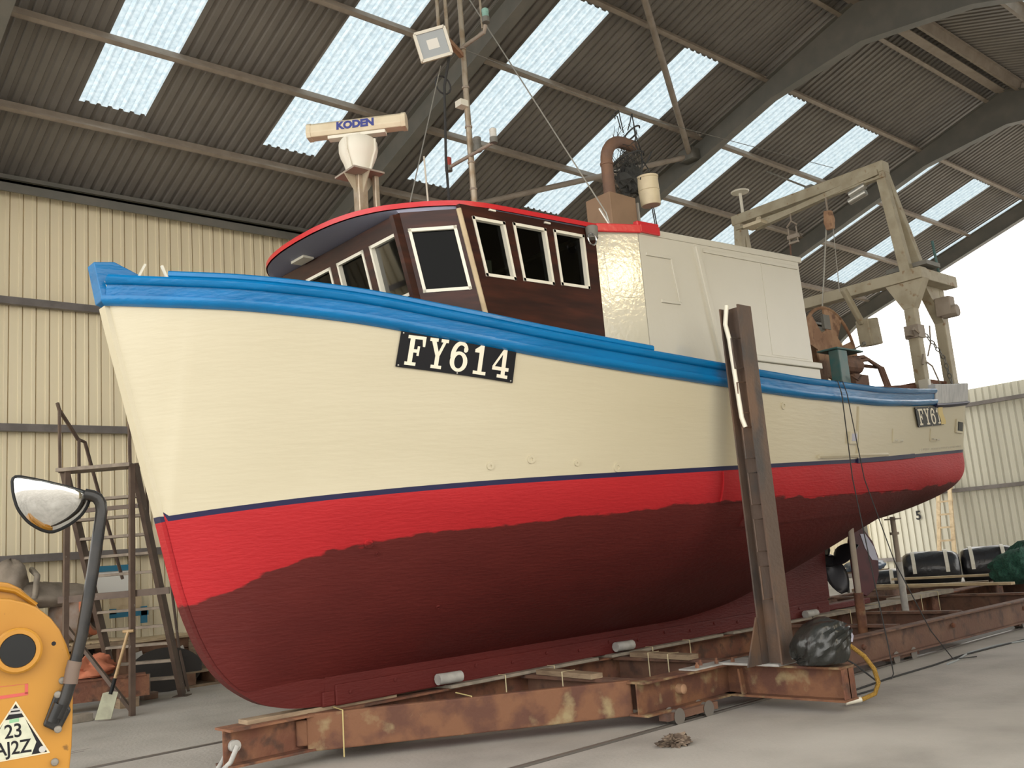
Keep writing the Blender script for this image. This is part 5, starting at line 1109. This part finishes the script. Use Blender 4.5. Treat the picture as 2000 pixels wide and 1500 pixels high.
# ------------------------------------------------------------------ yellow machine in the foreground
MO = Vector((0.6122,2.2184,1.3551)); ME1 = Vector((.964,-.266,0)); MN = Vector((-.266,-.964,0))
mq = lambda u, v, t: MO+ME1*(.893*u*(1+.197*u))+Vector((0,0,.145+(v-.145)*(1+.197*u)))+MN*t
dg = thing('yellow_plant_machine', 'yellow plant machine arm with black boss and convex mirror at the left foreground', 'machine', (.5,2.3,0))
front = [(-.0763,.1425),(-.0547,.1397),(-.0223,.1297),(.0014,.1184),(.0316,.0929),(.0499,.0685),(.0639,.0383),(.0735,.0096),(.0765,-.0163),(.0775,-.06),(.0766,-.108),(.0744,-.168),(.070,-.21),(.06,-.34),(.06,-.9),(.14,-.95),(.14,-1.3551),(-.62,-1.3551),(-.62,-.95),(-.5,-.9),(-.5,.02),(-.35,.10),(-.2,.138)]
m = MB(); m.prism(front, mq, -.05, 0); obj('side_plate', m, 'digger_yellow', dg, bevel=.004)
back = [(-.20,.170),(-.0767,.1774),(-.0605,.174),(-.0388,.1627),(-.017,.142),(.0014,.1194),(.0155,.0973),(.02,.0),(.02,-.8),(-.5,-.8),(-.5,.05),(-.35,.13)]
m = MB(); m.prism(back, mq, -.34, -.05); obj('arm_box', m, 'digger_yellow', dg, bevel=.004)
m = MB(); m.tube([mq(u, v, -.046) for u, v in [(-.2,.157),(-.0766,.1626),(-.045,.155),(-.02,.138),(-.0,.122)]], .006, 6); obj('weld_bead', m, 'digger_yellow', dg, smooth=60)
m = MB(); m.lathe([(.046,0),(.046,.022),(.042,.026),(.034,.026),(.034,.02),(0,.02)], mq(-.0376,.034,0), MN, 28); bs = obj('pivot_boss', m, 'digger_yellow', dg, smooth=30)
m = MB(); m.lathe([(.033,.02),(.0325,.027),(0,.028)], mq(-.0376,.034,0), MN, 28); obj('rubber_cap', m, 'black_rubber', bs, smooth=30, label='black round cap on the pivot boss')
m = MB(); m.lathe([(.0045,0.0),(.0042,.0008),(0,.0008)], mq(.0372,.0415,0), MN, 14); obj('drilled_hole', m, 'plate_black', dg)
m = MB()
for a, b, c_, d_ in ((-.13,-.0425,-.0157,-.0405), (-.13,-.0655,-.0157,-.057)): pass
m.prism([(-.13,-.0655),(-.0157,-.0575),(-.0157,-.0515),(-.13,-.0585)], mq, 0, .0006); m.prism([(-.0225,-.0555),(-.0157,-.055),(-.0157,-.0345),(-.0225,-.035)], mq, 0, .0006); m.prism([(-.13,-.0395),(-.0157,-.0352),(-.0157,-.0345),(-.13,-.0382)], mq, 0, .0006); obj('red_sticker_frame', m, 'sticker_red', dg)
T = [(-.0409,-.0673), (.0304,-.1746), (-.128,-.1905)]
ctr = (sum(p[0] for p in T)/3, sum(p[1] for p in T)/3); sc = lambda k, q=T: [(ctr[0]+(u-ctr[0])*k, ctr[1]+(v-ctr[1])*k) for u, v in q]
m = MB(); m.prism(sc(1.0), mq, 0, .0010); tr_ = obj('triangular_plate', m, 'sticker_cream', dg, label='white and black triangular identification plate reading 23 AJ2Z')
m = MB(); m.prism(sc(.92), mq, .0010, .0014); obj('black_border', m, 'plate_black', tr_)
lerp = lambda a, b, t: (a[0]+(b[0]-a[0])*t, a[1]+(b[1]-a[1])*t)
I = sc(.92); m = MB(); m.prism([lerp(I[0],I[1],.27), lerp(I[0],I[1],.30), lerp(lerp(I[0],I[1],.80), ctr, .16), lerp(I[1],I[2],.22), lerp(I[2],I[1],.18), lerp(lerp(I[0],I[2],.80), ctr, .16), lerp(I[0],I[2],.30), lerp(I[0],I[2],.27)], mq, .0014, .0018)
m.v = [tuple(v) for v in m.v]; obj('white_field', m, 'sticker_white', tr_)
ang = radians(4); rt = lambda cx, cy: (lambda u, v, t: mq(cx+u*cos(ang)-v*sin(ang), cy+u*sin(ang)+v*cos(ang), .0019+t))
obj('lettering', text_mesh('23', .038, rt(-.0455,-.1275), .0003, .0006), 'plate_black', tr_)
obj('lettering', text_mesh('AJ2Z', .0365, rt(-.046,-.1605), .0003, .0006), 'plate_black', tr_)
m = MB(); m.prism([(-.054,-.1105),(-.034,-.1085),(-.034,-.1015),(-.054,-.1035)], mq, .0018, .0021); obj('green_panel', m, 'sticker_green', tr_)
for k, (w, y) in enumerate(((.014,-.0905), (.010,-.0835))): m = MB(); m.prism([(-.042-w,y-.003),(-.042+w,y-.002),(-.042+w,y+.002),(-.042-w,y+.001)], mq, .0018, .0021); obj('grey_panel', m, 'zinc', tr_)
m = MB(); m.lathe([(.0065,.0014),(.0065,.002),(.0045,.002),(.0045,.0022),(.002,.0022),(0,.0022)], mq(.0145,-.1665,0), MN, 20); obj('round_seal', m, 'zinc', tr_)
# mirror bracket, arm and mirror
m = MB(); m.prism([(.0406,-.0534),(.0533,-.0575),(.0734,-.0926),(.0503,-.1331),(.0376,-.1311),(.0144,-.1192)], mq, 0, .016); br = obj('mirror_bracket', m, 'digger_black', dg, bevel=.004)
m = MB(); m.tube([mq(.035,-.112,.02), mq(.050,-.078,.022)], .013, 10); obj('clamp_saddle', m, 'digger_black', br, smooth=40)
for u, v in ((.0554,-.0341), (.0459,-.0599), (.046,-.1278), (.0399,-.1933)):
    m = MB(); m.lathe([(.0075,0),(.0075,.006),(.006,.0075),(0,.008)], mq(u, v, .0 if v in (-.0341,-.1933) else .016), MN, 14); obj('bolt_head', m, 'bolt_grey', dg, smooth=40)
arm = [(.0449,-.1055,.02),(.0618,-.0663,.02),(.0745,-.0264,.02),(.0831,.0089,.02),(.0960,.0596,.02),(.1179,.1788,.02),(.1345,.2850,.02),(.1375,.3050,.02),(.1360,.3225,.02),(.1290,.3345,.02),(.1180,.3405,.02),(.1021,.3449,.018)]
m = MB(); m.tube([mq(*p) for p in arm], .0125, 12); obj('mirror_arm', m, 'digger_black', dg, smooth=60)
m = MB(); m.tube([mq(.071,-.04,.02), mq(.0760,-.012,.02), mq(.081,.004,.02)], .0145, 12); obj('arm_sleeve', m, 'ladder_brown', dg, smooth=60)
MIR = [(-.0531,.3981),(-.0067,.3866),(.0418,.3717),(.0857,.3571),(.1131,.3462),(.1098,.3246),(.0966,.3039),(.0747,.2873),(.0507,.2763),(.0311,.2714),(.0092,.2785),(-.0182,.2970),(-.0403,.3259),(-.0505,.3595)]

for _ in range(2): MIR = [q for i in range(len(MIR)) for q in (((MIR[i][0]*.8+MIR[(i+1) % len(MIR)][0]*.2, MIR[i][1]*.8+MIR[(i+1) % len(MIR)][1]*.2)), ((MIR[i][0]*.2+MIR[(i+1) % len(MIR)][0]*.8, MIR[i][1]*.2+MIR[(i+1) % len(MIR)][1]*.8)))]
mc = (.030,.3690); m = MB(); K = len(MIR); rings = 7; vs = []
for r in range(rings+1):
    f = r/rings
    for u, v in MIR: vs.append(mq(mc[0]+(u-mc[0])*f, mc[1]+(v-mc[1])*f, .055*math.sqrt(max(0, 1-f*f*.97))))
m.add(vs, [(r*K+j, r*K+(j+1) % K, (r+1)*K+(j+1) % K, (r+1)*K+j) for r in range(rings) for j in range(K)]); mi = obj('convex_mirror', m, 'mirror', dg, smooth=80, label='half-dome convex mirror')
m = MB(); m.tube([mq(u, v, .008) for u, v in MIR], .0045, 6, closed=True); obj('mirror_rim', m, 'black_rubber', mi, smooth=60)
m = MB(); m.prism([(mc[0]+(u-mc[0])*.98, mc[1]+(v-mc[1])*.98) for u, v in MIR], mq, -.012, -.002); obj('mirror_back', m, 'digger_black', mi)
# ------------------------------------------------------------------ work floodlight on the near side wall (seen mirrored in the wet gloss paint)
wf = thing('wall_floodlight', 'warm work floodlight mounted high on the near side wall', 'floodlight', (6.9,-1.25,5.95))
m = MB(); m.box((6.68,-1.36,5.78), (7.12,-1.20,6.12)); obj('housing', m, 'steel_dark', wf, bevel=.01)
m = MB(); m.box((6.86,-1.42,5.70), (6.94,-1.34,6.20)); obj('bracket', m, 'steel_dark', wf)
m = MB(); m.box((6.71,-1.20,5.81), (7.09,-1.19,6.09)); obj('lens', m, 'lamp_clear', wf)
_l = bpy.data.lights.new('floodlight_lamp', 'AREA'); _l.shape = 'RECTANGLE'; _l.size = .38; _l.size_y = .28; _l.energy = 60; _l.color = (1.0,.78,.42)
lo_ = bpy.data.objects.new('floodlight_lamp', _l); COL.objects.link(lo_); lo_.location = (6.9,-1.18,5.95); lo_.rotation_euler = Vector((-.05,1,-.25)).to_track_quat('-Z', 'Y').to_euler()
